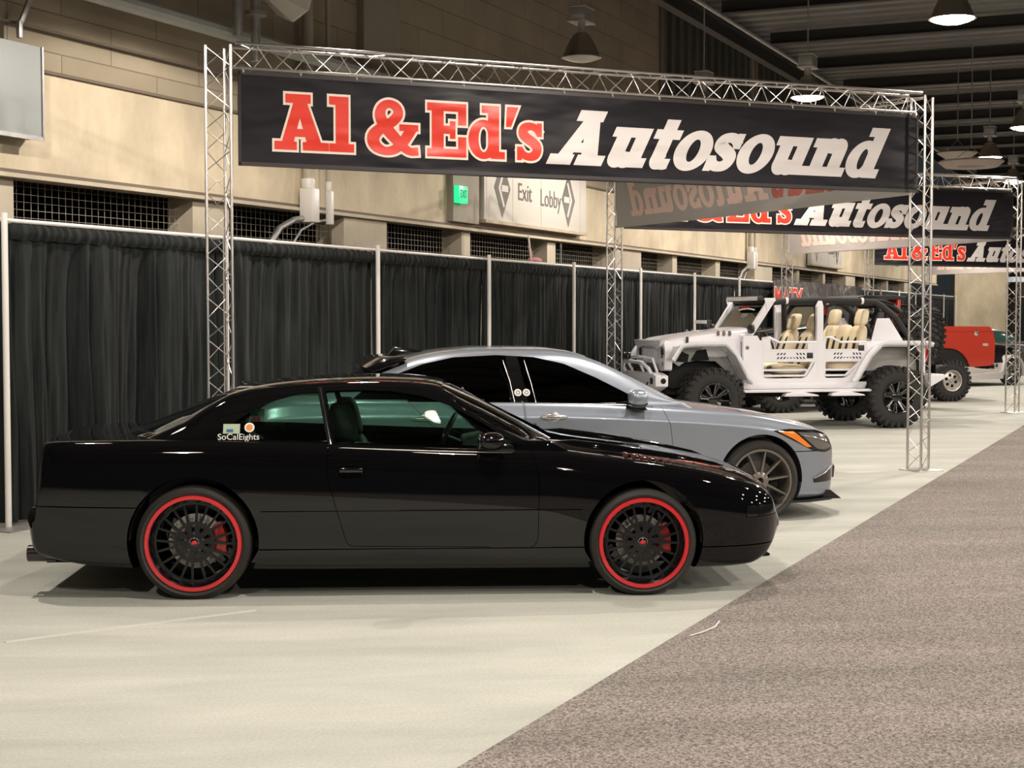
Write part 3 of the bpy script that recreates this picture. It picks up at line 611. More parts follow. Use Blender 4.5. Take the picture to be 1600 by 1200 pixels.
def banner(P, Q, lab, reverse=False, a=0.19, bb=7.71, strip=False, z0=3.02):
    """reverse: we see the unprinted back with the print showing through"""
    P, Q = Vector((*P, 0)), Vector((*Q, 0)); d = (Q - P); L = d.length; d.normalize()
    k = (L - 0.05) / 7.745
    e = empty('vinyl_banner', P + Vector((0, 0, z0)), math.atan2(d.y, d.x), lab, 'banner')
    H = ZBOT - 0.04 - z0; x0, x1 = a * k, bb * k
    mm = M_VINYL if not reverse else M_VBACK
    def fn(u, v, y0=0.0):
        x = x0 + u * (x1 - x0)
        return (x - (0.05 * (1 - v) * u), y0, v * H + 0.012 * math.sin(u * 3.14) * (0 if v > .5 else -1))
    b = MB(); b.grid(lambda u, v: fn(u, v, -0.001), 24, 4); b.grid(lambda u, v: fn(u, v, 0.001), 24, 4); b.build('banner_cloth', mm, e, smooth=60, fix=False)
    b = MB()
    for zz in (0.018, H - 0.018): b.span((x0, -0.006, zz - 0.018), (x1, 0.006, zz + 0.018))
    for xx in (x0 + 0.015, x1 - 0.02): b.span((xx - 0.012, -0.006, 0.0), (xx + 0.012, 0.006, H))
    b.build('hem', mat('banner_hem', (0.03, 0.026, 0.024), 0.45) if not reverse else M_VBACK, e, smooth=0)
    b = MB(); n = 14
    for i in range(n + 1):
        x = x0 + 0.05 + (x1 - x0 - 0.1) * i / n; b.tube([(x, -0.012, H - 0.02), (x + 0.01, 0, H + 0.02), (x, 0.02, H + 0.045), (x - 0.01, 0.0, H + 0.02)], 0.004, 5, closed=True)
    b.build('tie', M_ALU_MATTE, e, smooth=60, fix=False)
    sg = 1
    r, w = (M_REDP, M_WHP)
    zb = 0.16
    for t, u0, u1, cap in (('Al', .52, 1.27, .50), ('&', 1.39, 1.90, .50), ("Ed's", 1.99, 3.19, .50)):
        lettering(e, t, u0 * k, u1 * k, zb, cap, M_OUTP, 0.022, 0.003, name='letter_outline')
        lettering(e, t, u0 * k, u1 * k, zb, cap, r, 0.0, 0.006, name='letters')
        if reverse: lettering(e, t, u0 * k, u1 * k, zb, cap, M_GHOSTR, 0.01, 0.003, name='show_through_letters', face=-1)
    lettering(e, 'Autosound', 3.24 * k, 7.37 * k, zb - .01, 0.51, w, 0.013, 0.004, shear=0.50, name='letters')
    if reverse: lettering(e, 'Autosound', 3.24 * k, 7.37 * k, zb - .01, 0.51, M_GHOST, 0.004, 0.003, shear=0.45, name='show_through_letters', face=-1)
    return e
E1 = banner(cA, cB, 'front banner reading Al & Ed\'s Autosound in red and white on black')
banner(cC, cB2, 'second banner with the same lettering, partly behind the right front truss column')
banner(cA3, cB3, 'third banner, farthest, its Autosound cut by the right edge of the photo')
banner(cB, cC, 'grey back side of a banner running back under the front banner, mirrored letters showing through', reverse=True)
banner(cB2, cC2, 'brownish back side of a banner running back under the second banner', reverse=True)
banner(cB3, cC3, 'pale back side of a banner seen as a white strip under the third banner', reverse=True)
# ---------------- car building ----------------
def pchip(knots):
    xs = np.array([k[0] for k in knots], float); ys = np.array([k[1] for k in knots], float)
    h = np.diff(xs); dl = np.diff(ys) / h; m = np.zeros(len(xs))
    for i in range(1, len(xs) - 1):
        if dl[i - 1] * dl[i] > 0:
            w1 = 2 * h[i] + h[i - 1]; w2 = h[i] + 2 * h[i - 1]; m[i] = (w1 + w2) / (w1 / dl[i - 1] + w2 / dl[i])
    m[0] = dl[0]; m[-1] = dl[-1]
    def f(x):
        x = np.clip(x, xs[0], xs[-1]); i = np.clip(np.searchsorted(xs, x) - 1, 0, len(h) - 1)
        t = (x - xs[i]) / h[i]; h00 = 2 * t ** 3 - 3 * t ** 2 + 1; h10 = t ** 3 - 2 * t ** 2 + t; h01 = -2 * t ** 3 + 3 * t ** 2; h11 = t ** 3 - t ** 2
        return h00 * ys[i] + h10 * h[i] * m[i] + h01 * ys[i + 1] + h11 * h[i] * m[i + 1]
    return f
def smooth_fn(f, sig=0.03):
    g = np.linspace(-2.2 * sig, 2.2 * sig, 9); w = np.exp(-g ** 2 / 2 / sig ** 2); w /= w.sum()
    return lambda x: float(sum(wi * f(x + gi) for wi, gi in zip(w, g)))
def bspline(ctrl, n):
    """clamped uniform cubic B-spline through a list of control points (doubled points give tighter corners)"""
    P = [ctrl[0]] * 2 + list(ctrl) + [ctrl[-1]] * 2; P = np.array(P, float); seg = len(P) - 3; out = []
    for i in range(n):
        u = i / (n - 1) * seg; k = min(int(u), seg - 1); t = u - k
        b = np.array([(1 - t) ** 3, 3 * t ** 3 - 6 * t ** 2 + 4, -3 * t ** 3 + 3 * t ** 2 + 3 * t + 1, t ** 3]) / 6
        out.append(b @ P[k:k + 4])
    return out
def loft(stations, half_fn, n=40):
    """half_fn(x) -> control points (y>=0, z) from bottom centre to top centre. Closed solid mirrored about y=0"""
    vs = []; m = 2 * n - 2
    for x in stations:
        h = bspline(half_fn(x), n)
        ring = [(x, -q[0], q[1]) for q in h] + [(x, q[0], q[1]) for q in reversed(h[1:-1])]
        ring[0] = (x, 0, h[0][1]); ring[n - 1] = (x, 0, h[-1][1]); vs += ring
    fs = []
    for i in range(len(stations) - 1):
        for k in range(m):
            l = (k + 1) % m; fs.append((i * m + k, (i + 1) * m + k, (i + 1) * m + l, i * m + l))
    for base, rev in ((0, False), ((len(stations) - 1) * m, True)):
        for k in range(n - 1):                                  # strips joining the two halves
            a, b_ = base + k, base + k + 1; c = base + (m - k - 1) % m if k < n - 2 else None; d = base + (m - k) % m
            q = [a, b_] + ([c] if c is not None and c != b_ else []) + ([d] if d != a else [])
            if len(set(q)) >= 3: fs.append(tuple(q if rev else q[::-1]))
    b = MB(); b.add(vs, fs); return b
def stations(a, b, step, dense=()):
    s = set(np.round(np.arange(a, b, step), 4)) | {a, b}
    for c, d, st in dense: s |= set(np.round(np.arange(c, d, st), 4))
    s = sorted(x for x in s if a <= x <= b); out = [s[0]]
    for x in s[1:]:
        if x - out[-1] > 0.002: out.append(x)
    return out
def tmp_obj(mb, name='tmp'):
    me = mb if isinstance(mb, bpy.types.Mesh) else mb.mesh(name)
    o = bpy.data.objects.new(name, me); COL.objects.link(o); return o
def boolean(me, ops):
    """ops: list of ('DIFFERENCE'|'INTERSECT', mesh-builder). Returns a new mesh"""
    o = tmp_obj(me.copy()); cs = []
    for k, (op, mb) in enumerate(ops):
        c = tmp_obj(mb); cs.append(c); md = o.modifiers.new('b%d' % k, 'BOOLEAN'); md.operation = op; md.solver = 'EXACT'; md.object = c
    dg = bpy.context.evaluated_depsgraph_get(); dg.update(); res = bpy.data.meshes.new_from_object(o.evaluated_get(dg))
    for q in [o] + cs:
        m_ = q.data; bpy.data.objects.remove(q); bpy.data.meshes.remove(m_)
    return res
def side_prism(poly, y0=-2, y1=2): b = MB(); b.prism(poly, y0, y1, 'y'); return b
def plan_prism(poly, z0, z1): b = MB(); b.prism(poly, z0, z1, 'z'); return b
def rounded(poly, r=0.03, n=3):
    out = []; m = len(poly)
    for i in range(m):
        p0, p1, p2 = (Vector((*poly[i - 1], 0)), Vector((*poly[i], 0)), Vector((*poly[(i + 1) % m], 0)))
        a, c = (p0 - p1), (p2 - p1); ra = min(r, a.length * .45); rc = min(r, c.length * .45)
        A = p1 + a.normalized() * ra; C = p1 + c.normalized() * rc
        for k in range(n + 1):
            t = k / n; q = A * (1 - t) ** 2 + p1 * 2 * t * (1 - t) + C * t ** 2; out.append((q.x, q.y))
    return out
def grow(poly, d): return _off_poly(list(poly), d)
def cylinder_y(x, z, r, y0, y1, n=64): b = MB(); b.cyl((x, y0, z), (x, y1, z), r, n); return b
def part(me, name, m, parent, smooth=30):
    me.name = name; smooth_mesh(me, smooth); return link_mesh(name, me, m, parent)
def tyre(e, R, rim, w, m=None, side=-1, tread=0, name='tyre', flat=0.0):
    """wheel axis along y; side -1: outer face towards -y"""
    h = w / 2; bb = 0.012
    prof = [(rim, -h + .015), (rim + 0.012, -h + .004), (rim + (R - rim) * .45, -h - 0.006), (R - 0.03, -h + 0.008), (R - 0.010, -h + 0.022), (R, -h + 0.045)]
    prof += [(R + 0.001, -h * .3), (R + 0.001, h * .3)] + [(r, -y) for r, y in reversed(prof)]
    b = MB(); b.lathe(prof, 72, 'y'); 
    if flat: b.v = [(v[0], v[1], max(v[2], -R + flat)) for v in b.v]
    t = b.build(name, m or M_RUBBER, e, smooth=45)
    return t
def wheel_root(parent, x, y, z, rz=0.0, name='wheel'):
    w = empty(name, (x, y, z), rz); w.parent = parent; return w
# ---------------- black coupe ----------------
M_BLACKPAINT = mat('black_car_paint', (0.003, 0.003, 0.0035), 0.4, coat=1.0, spec=0.0)
M_RIMRED = mat('red_rim_paint', (0.62, 0.018, 0.025), 0.25, coat=0.6)
M_RIMBLACK = mat('satin_black_alloy', (0.0055, 0.0055, 0.006), 0.36, 0.0, coat=0.0)
M_RIMGLOSS = mat('gloss_black_barrel', (0.006, 0.006, 0.007), 0.12, coat=0.7)
M_DISC = mat('brake_disc_steel', (0.62, 0.60, 0.56), 0.5, 0.2)
M_CALIPER = mat('red_caliper', (0.45, 0.02, 0.015), 0.28, coat=0.5)
def glass_mat(name, tint, rough=0.02):
    m = bpy.data.materials.new(name); m.use_nodes = True; nt = m.node_tree; nt.nodes.remove(nt.nodes['Principled BSDF'])
    out = nt.nodes['Material Output']; tr = nt.nodes.new('ShaderNodeBsdfTransparent'); tr.inputs[0].default_value = (*tint, 1)
    gl = nt.nodes.new('ShaderNodeBsdfGlossy'); gl.inputs['Roughness'].default_value = rough; gl.inputs['Color'].default_value = (0.9, 0.92, 0.92, 1)
    fr = nt.nodes.new('ShaderNodeFresnel'); fr.inputs[0].default_value = 1.5; mx = nt.nodes.new('ShaderNodeMixShader')
    nt.links.new(fr.outputs[0], mx.inputs[0]); nt.links.new(tr.outputs[0], mx.inputs[1]); nt.links.new(gl.outputs[0], mx.inputs[2]); nt.links.new(mx.outputs[0], out.inputs[0]); return m
M_GREENGLASS = glass_mat('green_tinted_glass', (0.68, 0.82, 0.75))
def seat(e, x, y, z0, m, h=0.62, w=0.50, lean=0.25, head=True, cushion=True, m2=None):
    """facing +x"""
    def T(q): return (x + q[0] - (q[2]) * math.tan(lean), y + q[1], z0 + q[2])
    b = MB(); q = MB(); q.ellipsoid((0, 0, h / 2), (0.09, w / 2, h / 2 + 0.02), 20, 12, p=3.2); b.add([T(v) for v in q.v], q.f)
    s = b.build('seat', m, e, smooth=70)
    if cushion:
        b = MB(); b.ellipsoid((x + 0.22, y, z0 - 0.04), (0.28, w / 2, 0.09), 20, 10, p=3); b.build('seat_cushion', m, e, smooth=70)
    if head:
        b = MB(); q = MB(); q.ellipsoid((0.0, 0, h + 0.13), (0.07, 0.14, 0.13), 20, 14, p=3.6); b.add([T(v) for v in q.v], q.f)
        b.build('headrest', m, s, smooth=70)
        b = MB()
        for dy in (-0.06, 0.06): b.cyl(T((0, dy, h - 0.03)), T((0, dy, h + 0.08)), 0.008, 6)
        b.build('headrest_post', M_CHROME, s)
    return s
def mesh_wheel(parent, x, y, z, R, r_rim, w, cal_ang, side=-1, rz=0.0):
    e = wheel_root(parent, x, y, z, rz); s = side
    tyre(e, R, r_rim, w, flat=0.008)
    h = w / 2
    # y = s*... outer face
    def Y(v): return s * v
    b = MB(); b.lathe([(r_rim + 0.008, Y(h - 0.004)), (r_rim + 0.004, Y(h + 0.004)), (r_rim - 0.016, Y(h + 0.004)), (r_rim - 0.019, Y(h - 0.006)), (r_rim - 0.01, Y(h - 0.02))], 72, 'y', closed=True); b.build('rim_lip', M_RIMRED, e, smooth=40)
    b = MB(); b.lathe([(r_rim - 0.014, Y(h - 0.006)), (r_rim - 0.03, Y(h - 0.03)), (r_rim - 0.045, Y(h - 0.075)), (r_rim - 0.05, Y(-h + .02)), (r_rim - 0.02, Y(-h + .01))], 60, 'y'); b.build('rim_barrel', M_RIMGLOSS, e, smooth=40)
    b = MB(); n = 10; hr = 0.062; ro = r_rim - 0.045; yo = h - 0.072; yi = h - 0.058
    for k in range(n):
        a = 2 * math.pi * k / n + 0.10
        for da in (-0.11, 0.11):
            # twin bars of a spoke, spreading from the hub to the rim
            p0 = (math.cos(a + da * 0.4) * 0.055, math.sin(a + da * 0.4) * 0.055); pm = (math.cos(a + da * 1.0) * 0.115, math.sin(a + da * 1.0) * 0.115); p1 = (math.cos(a + da * 1.35) * ro, math.sin(a + da * 1.35) * ro)
            for (A, B, wA, wB, yA, yB) in ((p0, pm, 0.011, 0.0075, yi, yi - 0.004), (pm, p1, 0.0085, 0.0065, yi - 0.004, yo)):
                dx, dz = B[0] - A[0], B[1] - A[1]; l = math.hypot(dx, dz); nx, nz = -dz / l, dx / l
                vs = []
                for (Pp, ww, yy) in ((A, wA, yA), (B, wB, yB)):
                    vs += [(Pp[0] + nx * ww, Y(yy), Pp[1] + nz * ww), (Pp[0] - nx * ww, Y(yy), Pp[1] - nz * ww), (Pp[0] - nx * ww * .7, Y(yy - 0.03), Pp[1] - nz * ww * .7), (Pp[0] + nx * ww * .7, Y(yy - 0.03), Pp[1] + nz * ww * .7)]
                b.add(vs, [(0, 1, 5, 4), (1, 2, 6, 5), (2, 3, 7, 6), (3, 0, 4, 7), (0, 3, 2, 1), (4, 5, 6, 7)])
    b.lathe([(0.0, Y(yi + .002)), (0.034, Y(yi + .002)), (0.062, Y(yi - 0.004)), (0.068, Y(yi - 0.03)), (0, Y(yi - 0.03))], 40, 'y')
    b.lathe([(.104, Y(yi - .002)), (.122, Y(yi - .002)), (.122, Y(yi - .03)), (.104, Y(yi - .03))], 48, 'y', closed=True)
    b.lathe([(ro - 0.008, Y(yo + .002)), (ro + 0.012, Y(yo + .004)), (ro + 0.012, Y(yo - 0.03)), (ro - 0.006, Y(yo - 0.03))], 60, 'y', closed=True)
    b.build('spokes', M_RIMBLACK, e, smooth=35)
    b = MB()
    for k in range(5):
        a = 2 * math.pi * k / 5 + 0.31; b.cyl((math.cos(a) * 0.055, Y(yi + 0.004), math.sin(a) * 0.055), (math.cos(a) * 0.055, Y(yi - 0.01), math.sin(a) * 0.055), 0.0085, 6)
    b.build('wheel_bolts', M_RIMGLOSS, e)
    b = MB(); b.lathe([(0.0, Y(yi + .007)), (0.022, Y(yi + .006)), (0.030, Y(yi + .001))], 24, 'y'); c = b.build('hub_cap', M_RIMGLOSS, e, smooth=50)
    b = MB(); b.ellipsoid((0.001, Y(yi + 0.008), 0.0), (0.017, 0.004, 0.012), 12, 8); b.ellipsoid((-0.008, Y(yi + 0.008), -0.007), (0.010, 0.004, 0.006), 10, 6); b.build('cap_emblem', M_RIMRED, c, smooth=60)
    b = MB()
    for k in range(14): a = math.radians(-10 + k * 14.5); b.box((math.cos(a) * 0.0275, Y(yi + 0.005), math.sin(a) * 0.0275), (0.0022, 0.003, 0.0022))
    b.build('cap_lettering', M_WHITEPRINT, c, smooth=0)
    rd = r_rim * 0.585; yd = h - 0.135
    holes = MB()
    b = MB(); b.lathe([(0.07, Y(yd)), (rd, Y(yd)), (rd, Y(yd - 0.028)), (0.07, Y(yd - 0.028))], 60, 'y', closed=True); d = b.build('brake_disc', M_DISC, e, smooth=30)
    for k in range(36):
        a = 2 * math.pi * k / 36; rr = rd * (0.72 + 0.1 * (k % 3)); holes.cyl((math.cos(a) * rr, Y(yd + 0.0012), math.sin(a) * rr), (math.cos(a) * rr, Y(yd - .001), math.sin(a) * rr), 0.0045, 6)
    holes.build('disc_holes', M_UNDER, d, smooth=0)['kind'] = 'stuff'
    b = MB(); b.lathe([(0.0, Y(yd + .02)), (0.075, Y(yd + .02)), (0.078, Y(yd))], 30, 'y'); b.build('disc_bell', M_UNDER, e, smooth=30)
    # caliper
    b = MB(); a0, a1 = math.radians(cal_ang - 32), math.radians(cal_ang + 32); rr0, rr1 = rd - 0.055, rd + 0.022
    for ya, yb in ((yd + 0.045, yd + 0.006), (yd - 0.035, yd - 0.07)):
        q = []; nn = 10
        for i in range(nn + 1): a = a0 + (a1 - a0) * i / nn; q.append((math.cos(a) * rr1, math.sin(a) * rr1))
        for i in range(nn, -1, -1): a = a0 + (a1 - a0) * i / nn; q.append((math.cos(a) * rr0, math.sin(a) * rr0))
        b.prism(q, Y(ya), Y(yb), 'y')
    for a in (a0 + .1, a1 - .1): b.box((math.cos(a) * (rr1 - 0.005), Y(yd - 0.01), math.sin(a) * (rr1 - .005)), (0.03, 0.10, 0.03))
    c = b.build('brake_caliper', M_CALIPER, e, bevel=0.004)
    return e
def coupe():
    yaw = math.radians(3.1)
    e = empty('coupe_car', (-1.97, 9.965, 0), yaw, 'glossy black two-door coupe with red-rimmed wheels, nearest car in the photo', 'car')
    e.location = (-1.94, 9.96, 0)
    WB = 2.69
    zt = smooth_fn(pchip([(-.995, .54), (-.955, .565), (-.93, .59), (-.912, .885), (-.895, .955), (-0.82, .964), (-0.6, .962), (-0.3, .965), (0.2, .965), (1.0, .94), (1.9, .92), (2.15, .915), (2.4, .885), (2.75, .838), (3.05, .79), (3.3, .735), (3.44, .685), (3.52, .635), (3.56, .57), (3.59, .47)]), 0.010)
    zs = smooth_fn(pchip([(-.995, .52), (-.955, .53), (-.93, .555), (-.912, .85), (-.895, .918), (-0.82, .928), (-0.6, .932), (0, .935), (0.8, .912), (1.6, .875), (2.12, .862), (2.4, .826), (2.75, .785), (3.05, .735), (3.3, .665), (3.44, .61), (3.52, .565), (3.56, .51), (3.59, .43)]), 0.010)
    Wm = smooth_fn(pchip([(-.995, .76), (-.98, .82), (-.95, .862), (-.90, .880), (-.7, .908), (-.3, .925), (0.2, .925), (1.3, .915), (2.4, .918), (2.9, .912), (3.15, .888), (3.35, .83), (3.46, .76), (3.53, .68), (3.57, .60), (3.59, .54)]), 0.016)
    zb = smooth_fn(pchip([(-.995, .42), (-.98, .34), (-.95, .275), (-.88, .245), (-.5, .185), (0, .17), (1, .16), (2.6, .155), (3.2, .152), (3.36, .16), (3.47, .20), (3.54, .27), (3.59, .33)]), 0.012)
    def half(x):
        w, s_, t, bz = Wm(x), zs(x), zt(x), zb(x); hh = s_ - bz
        tail = max(0.0, min(1.0, (-.9 - x) / .15)); 
        return [(0, bz), (w * .6, bz), (w - .09, bz), (w - .035, bz + .015), (w - .022, bz + .05), (w - .012, bz + hh * .35), (w, bz + hh * .55), (w, bz + hh * .66), (w - .012, bz + hh * .82), (w - .035, bz + hh * .94), (w - .06, s_), (w - .095, s_ + .012), (w - .17, s_ + (t - s_) * .45), (w * .55, t - .004), (0, t)]
    sts = stations(-.995, 3.59, 0.035, ((-.995, -0.86, 0.006), (3.3, 3.59, 0.010)))
    body = loft(sts, half, 46).mesh('body')
    RR, RF = 0.342, 0.324
    ar, af = 0.388, 0.362
    cut = [('DIFFERENCE', cylinder_y(0, .345, ar, -1.2, -.56)), ('DIFFERENCE', cylinder_y(0, .345, ar, .56, 1.2)), ('DIFFERENCE', cylinder_y(WB, .335, af, -1.2, -.56)), ('DIFFERENCE', cylinder_y(WB, .335, af, .56, 1.2))]
    cabin = MB(); cabin.span((-0.15, -.73, .30), (1.98, .73, 1.4)); cut.append(('DIFFERENCE', cabin))
    cowl = MB(); cowl.span((1.9, -.66, .70), (2.10, .66, 1.4)); cut.append(('DIFFERENCE', cowl))
    body = boolean(body, cut)
    # doors: real gaps
    door = rounded([(0.80, .955), (0.79, .74), (0.90, .36), (0.92, .315), (2.02, .30), (2.05, .34), (2.055, .72), (2.03, .86), (1.93, .925), (1.9, .97)], 0.03)
    def dp(poly, s, y0=.70): b = MB(); b.prism(poly, s * y0, s * 1.3, 'y'); return b
    doors = [boolean(body, [('INTERSECT', dp(door, s))]) for s in (-1, 1)]
    # hood and boot lid
    hood = rounded([(1.99, -.70), (2.3, -.725), (2.9, -.70), (3.30, -.60), (3.46, -.45), (3.46, .45), (3.30, .60), (2.9, .70), (2.3, .725), (1.99, .70)], 0.05)
    boot = rounded([(-1.5, -.66), (-.45, -.70), (-.45, .70), (-1.5, .66)], 0.05)
    def topcut(poly, z0=.52, z1=1.5): return plan_prism(poly, z0, z1)
    hoodm = boolean(body, [('INTERSECT', topcut(hood))]); bootm = boolean(body, [('INTERSECT', topcut(boot, .585))])
    g = 0.0035
    tools = [('DIFFERENCE', dp(grow(door, g), -1, .69)), ('DIFFERENCE', dp(grow(door, g), 1, .69)), ('DIFFERENCE', topcut(grow(hood, g), .515)), ('DIFFERENCE', topcut(grow(boot, g), .58))]
    # side grooves along the waist rub line, bumper lines, sill line
    gr = MB()
    for sgn in (-1, 1):
        for x0, x1, z in ((0.40, 2.32, .522), (3.06, 3.33, .502)): gr.span((x0, sgn * .898, z), (x1, sgn * 1.0, z + .009))
    tools.append(('DIFFERENCE', gr))
    gr2 = MB()
    for sgn in (-1, 1):
        gr2.prism([(-1.3, .563), (-.30, .548), (-.30, .555), (-1.3, .570)], sgn * .80, sgn * 1.1, 'y')
        gr2.span((.38, sgn * .88, .292), (2.33, sgn * 1.1, .300))
    gr2.span((3.05, -1.1, .285), (3.9, 1.1, .292))
    tools.append(('DIFFERENCE', gr2))
    mk = [(3.33, .530), (3.7, .520), (3.7, .468), (3.33, .462)]
    def mp_(poly, s, y0): b = MB(); b.prism(poly, s * y0, s * 1.3, 'y'); return b
    for s in (-1, 1):
        part(boolean(body, [('INTERSECT', mp_(mk, s, .55))]), 'side_marker', M_GLOSSBLACK, e)
        tools.append(('DIFFERENCE', mp_(grow(mk, .004), s, .545)))
    body = boolean(body, tools)
    part(body, 'body', M_BLACKPAINT, e)
    for s, dm in zip((-1, 1), doors):
        g3 = MB(); g3.span((0.5, s * .898, .522), (2.32, s * 1.0, .531)); g4 = MB(); g4.span((.38, s * .88, .292), (2.33, s * 1.1, .300))
        hp = MB(); hp.ellipsoid((.935, s * .925, .755), (.075, .04, .036), p=5)
        inner = MB(); inner.span((.98, s * .5, .38), (1.92, s * .86, 1.3))
        dm = boolean(dm, [('DIFFERENCE', g3), ('DIFFERENCE', g4), ('DIFFERENCE', hp)])
        d = part(dm, 'door', M_BLACKPAINT, e)
        b = MB(); b.box((.935, s * .906, .768), (.14, .014, .026)); b.build('door_handle', M_GLOSSBLACK, d, bevel=.004)
    part(hoodm, 'hood', M_BLACKPAINT, e); part(bootm, 'boot_lid', M_BLACKPAINT, e)
    # greenhouse
    zr = smooth_fn(pchip([(-.72, .80), (-.55, .94), (-.36, 1.022), (-.15, 1.11), (.085, 1.205), (.30, 1.262), (.45, 1.283), (.75, 1.303), (1.05, 1.31), (1.3, 1.302), (1.47, 1.28), (1.6, 1.225), (1.80, 1.125), (2.03, 1.01), (2.23, .905), (2.42, .80)]), 0.03)
    def gh(inset):
        def f(x):
            z = zr(x) - inset; k = max(0, min(1, (1.31 - zr(x)) / .42)); yr = .60 + .13 * k - inset; yb = .80 - inset
            zb_ = .74; z1 = .93 if z > .96 else z - .03; zl = max(z - .10 + .05 * k, z1)
            d = .085 * max(0, min(1, (x - 1.45) / .25, (2.42 - x) / .3)) + .075 * max(0, min(1, (.16 - x) / .25, (x + .72) / .3)); zl = max(zl - d * .35, z1)
            return [(0, zb_), (yb * .6, zb_), (yb, zb_), (yb, zb_ + .02), (yb, (zb_ + z1) / 2), (yb - .004, z1), (yb + (yr - yb) * .5 + .022, z1 + (zl - z1) * .5), (yr + .035, zl), (yr - .005, max(z - .045 + .02 * k - d * .8, z1 + .002)), (yr * .8, z - .017 - d * .42), (yr * .45, z - .004 - d * .12), (0, z)]
        return f
    st2 = stations(-.72, 2.42, 0.03, ((1.3, 1.6, .012),))
    outer = loft(st2, gh(0), 40).mesh('o')
    inner = loft(stations(-.66, 2.36, 0.04), gh(.035), 30)
    shell = boolean(outer, [('DIFFERENCE', inner)])
    gout = loft(st2, gh(.010), 40).mesh('g'); gin = loft(stations(-.70, 2.40, 0.05), gh(.015), 30)
    gl = boolean(gout, [('DIFFERENCE', gin)])
    qwin = rounded([(.105, .925), (.12, .965), (.215, 1.035), (.31, 1.098), (.45, 1.165), (.60, 1.205), (.735, 1.223), (.80, .905)], 0.02)
    dwin = rounded([(.765, 1.225), (.95, 1.232), (1.16, 1.225), (1.36, 1.195), (1.53, 1.135), (1.72, 1.035), (1.93, .905), (1.94, .865), (.845, .895)], 0.015)
    wind = [(1.475, -.575), (1.62, -.655), (2.0, -.735), (2.25, -.765), (2.30, -.3), (2.32, 0), (2.30, .3), (2.25, .765), (2.0, .735), (1.62, .655), (1.475, .575), (1.50, 0)]
    rear = [(-.52, -.66), (-.1, -.63), (.16, -.56), (.17, 0), (.16, .56), (-.1, .63), (-.52, .66)]
    ops = []
    for s in (-1, 1):
        for w_ in (qwin, dwin): b = MB(); b.prism(w_, s * .3, s * 1.2, 'y'); ops.append(('DIFFERENCE', b))
    wp = plan_prism(wind, .9, 1.6); rp = plan_prism(rear, .98, 1.6)
    ops += [('DIFFERENCE', wp), ('DIFFERENCE', rp)]
    part(boolean(shell, ops), 'roof', M_BLACKPAINT, e)
    part(boolean(gl, [('INTERSECT', plan_prism(grow(wind, .03), .88, 1.6))]), 'windshield', M_GREENGLASS, e)
    part(boolean(gl, [('INTERSECT', plan_prism(grow(rear, .03), .9, 1.6))]), 'rear_window', M_GREENGLASS, e)
    for s in (-1, 1):
        for w_, nm in ((qwin, 'quarter_window'), (dwin, 'door_window')):
            b = MB(); b.prism(grow(w_, .02), s * .4, s * 1.2, 'y'); o = part(boolean(gl, [('INTERSECT', b)]), nm, M_GREENGLASS, e)
            if s < 0 and nm == 'quarter_window':
                q = o
    # stickers on the near quarter window
    yo = -.800; 
    def SF(x, z, yy): return frame((1, 0, 0), (0, .35, .937), (0, -.937, .35), (x, yy, z))
    text_part('SoCalEights', .053, M_WHITEPRINT, 'window_lettering', e, SF(.262, .962, -.822), extrude=.0005, sx=1.0)
    b = MB(); b.lathe([(0.0, 0), (.030, 0), (.030, .002), (0, .002)], 24, 'y'); st = MB(); 
    def T(v, cx, cz, yy): M_ = SF(cx, cz, yy); return M_ @ Vector((v[0], v[2], -v[1]))
    st.add([T(v, .325, 1.018, -.80) for v in b.v], b.f); ob = st.build('round_sticker', M_WHITEPRINT, e)
    c2 = MB(); c2.lathe([(0.0, 0), (.019, 0), (.019, .002), (0, .002)], 20, 'y'); st = MB(); st.add([T((v[0], v[1] - .003, v[2]), .325, 1.018, -.80) for v in c2.v], c2.f); st.build('sticker_centre', mat('orange_sticker', (0.75, .28, .05), .5), ob)
    for (cx, cz, w_, h_, yy) in ((.215, 1.008, .10, .060, -.77), (.345, 1.09, .085, .048, -.55)):
        st = MB(); q = MB(); q.box((0, 0, 0), (w_, .002, h_)); st.add([T(v, cx, cz, yy) for v in q.v], q.f); ob = st.build('paper_card', mat('pale_green_card', (.42, .52, .36), .6), e, smooth=0)
        st = MB(); q = MB(); q.box((-.01, -.002, -.012), (w_ * .4, .002, h_ * .3)); st.add([T(v, cx, cz, yy) for v in q.v], q.f); st.build('card_print', mat('blue_card_print', (.04, .12, .30), .6), ob, smooth=0)
    # thin bright waist strip and pillar strip
    for s in (-1, 1):
        b = MB(); b.tube([(.06, s * .838, .925), (.4, s * .852, .915), (.82, s * .858, .898), (1.4, s * .858, .876), (1.9, s * .852, .862)], .0045, 6); b.build('waist_strip', M_STEEL, e, smooth=60)
        b = MB(); b.tube([(.735, s * .655, 1.245), (.765, s * .72, 1.11), (.80, s * .80, .95), (.815, s * .835, .895)], .016, 8); b.build('pillar_strip', M_GLOSSBLACK, e, smooth=60)
    # mirrors
    for s in (-1, 1):
        b = MB(); b.ellipsoid((1.77, s * .925, .938), (.078, .095, .055), 24, 14, p=2.5); mo = b.build('mirror', M_BLACKPAINT, e, smooth=80)
        b = MB(); b.prism([(1.74, .875), (1.92, .865), (1.90, .91), (1.80, .93)], s * .79, s * .87, 'y'); b.build('mirror_foot', M_GLOSSBLACK, mo, bevel=.006)
        b = MB(); b.ellipsoid((1.70, s * .925, .938), (.012, .08, .045), 16, 10); b.build('mirror_glass', M_CHROME, mo, smooth=80)
    # wheels
    for s in (-1, 1):
        mesh_wheel(e, 0, s * .775, RR - .006, RR, .280, .275, 8 if s < 0 else 8, side=s)
        mesh_wheel(e, WB, s * .79, RF - .006, RF, .266, .245, 8, side=s)
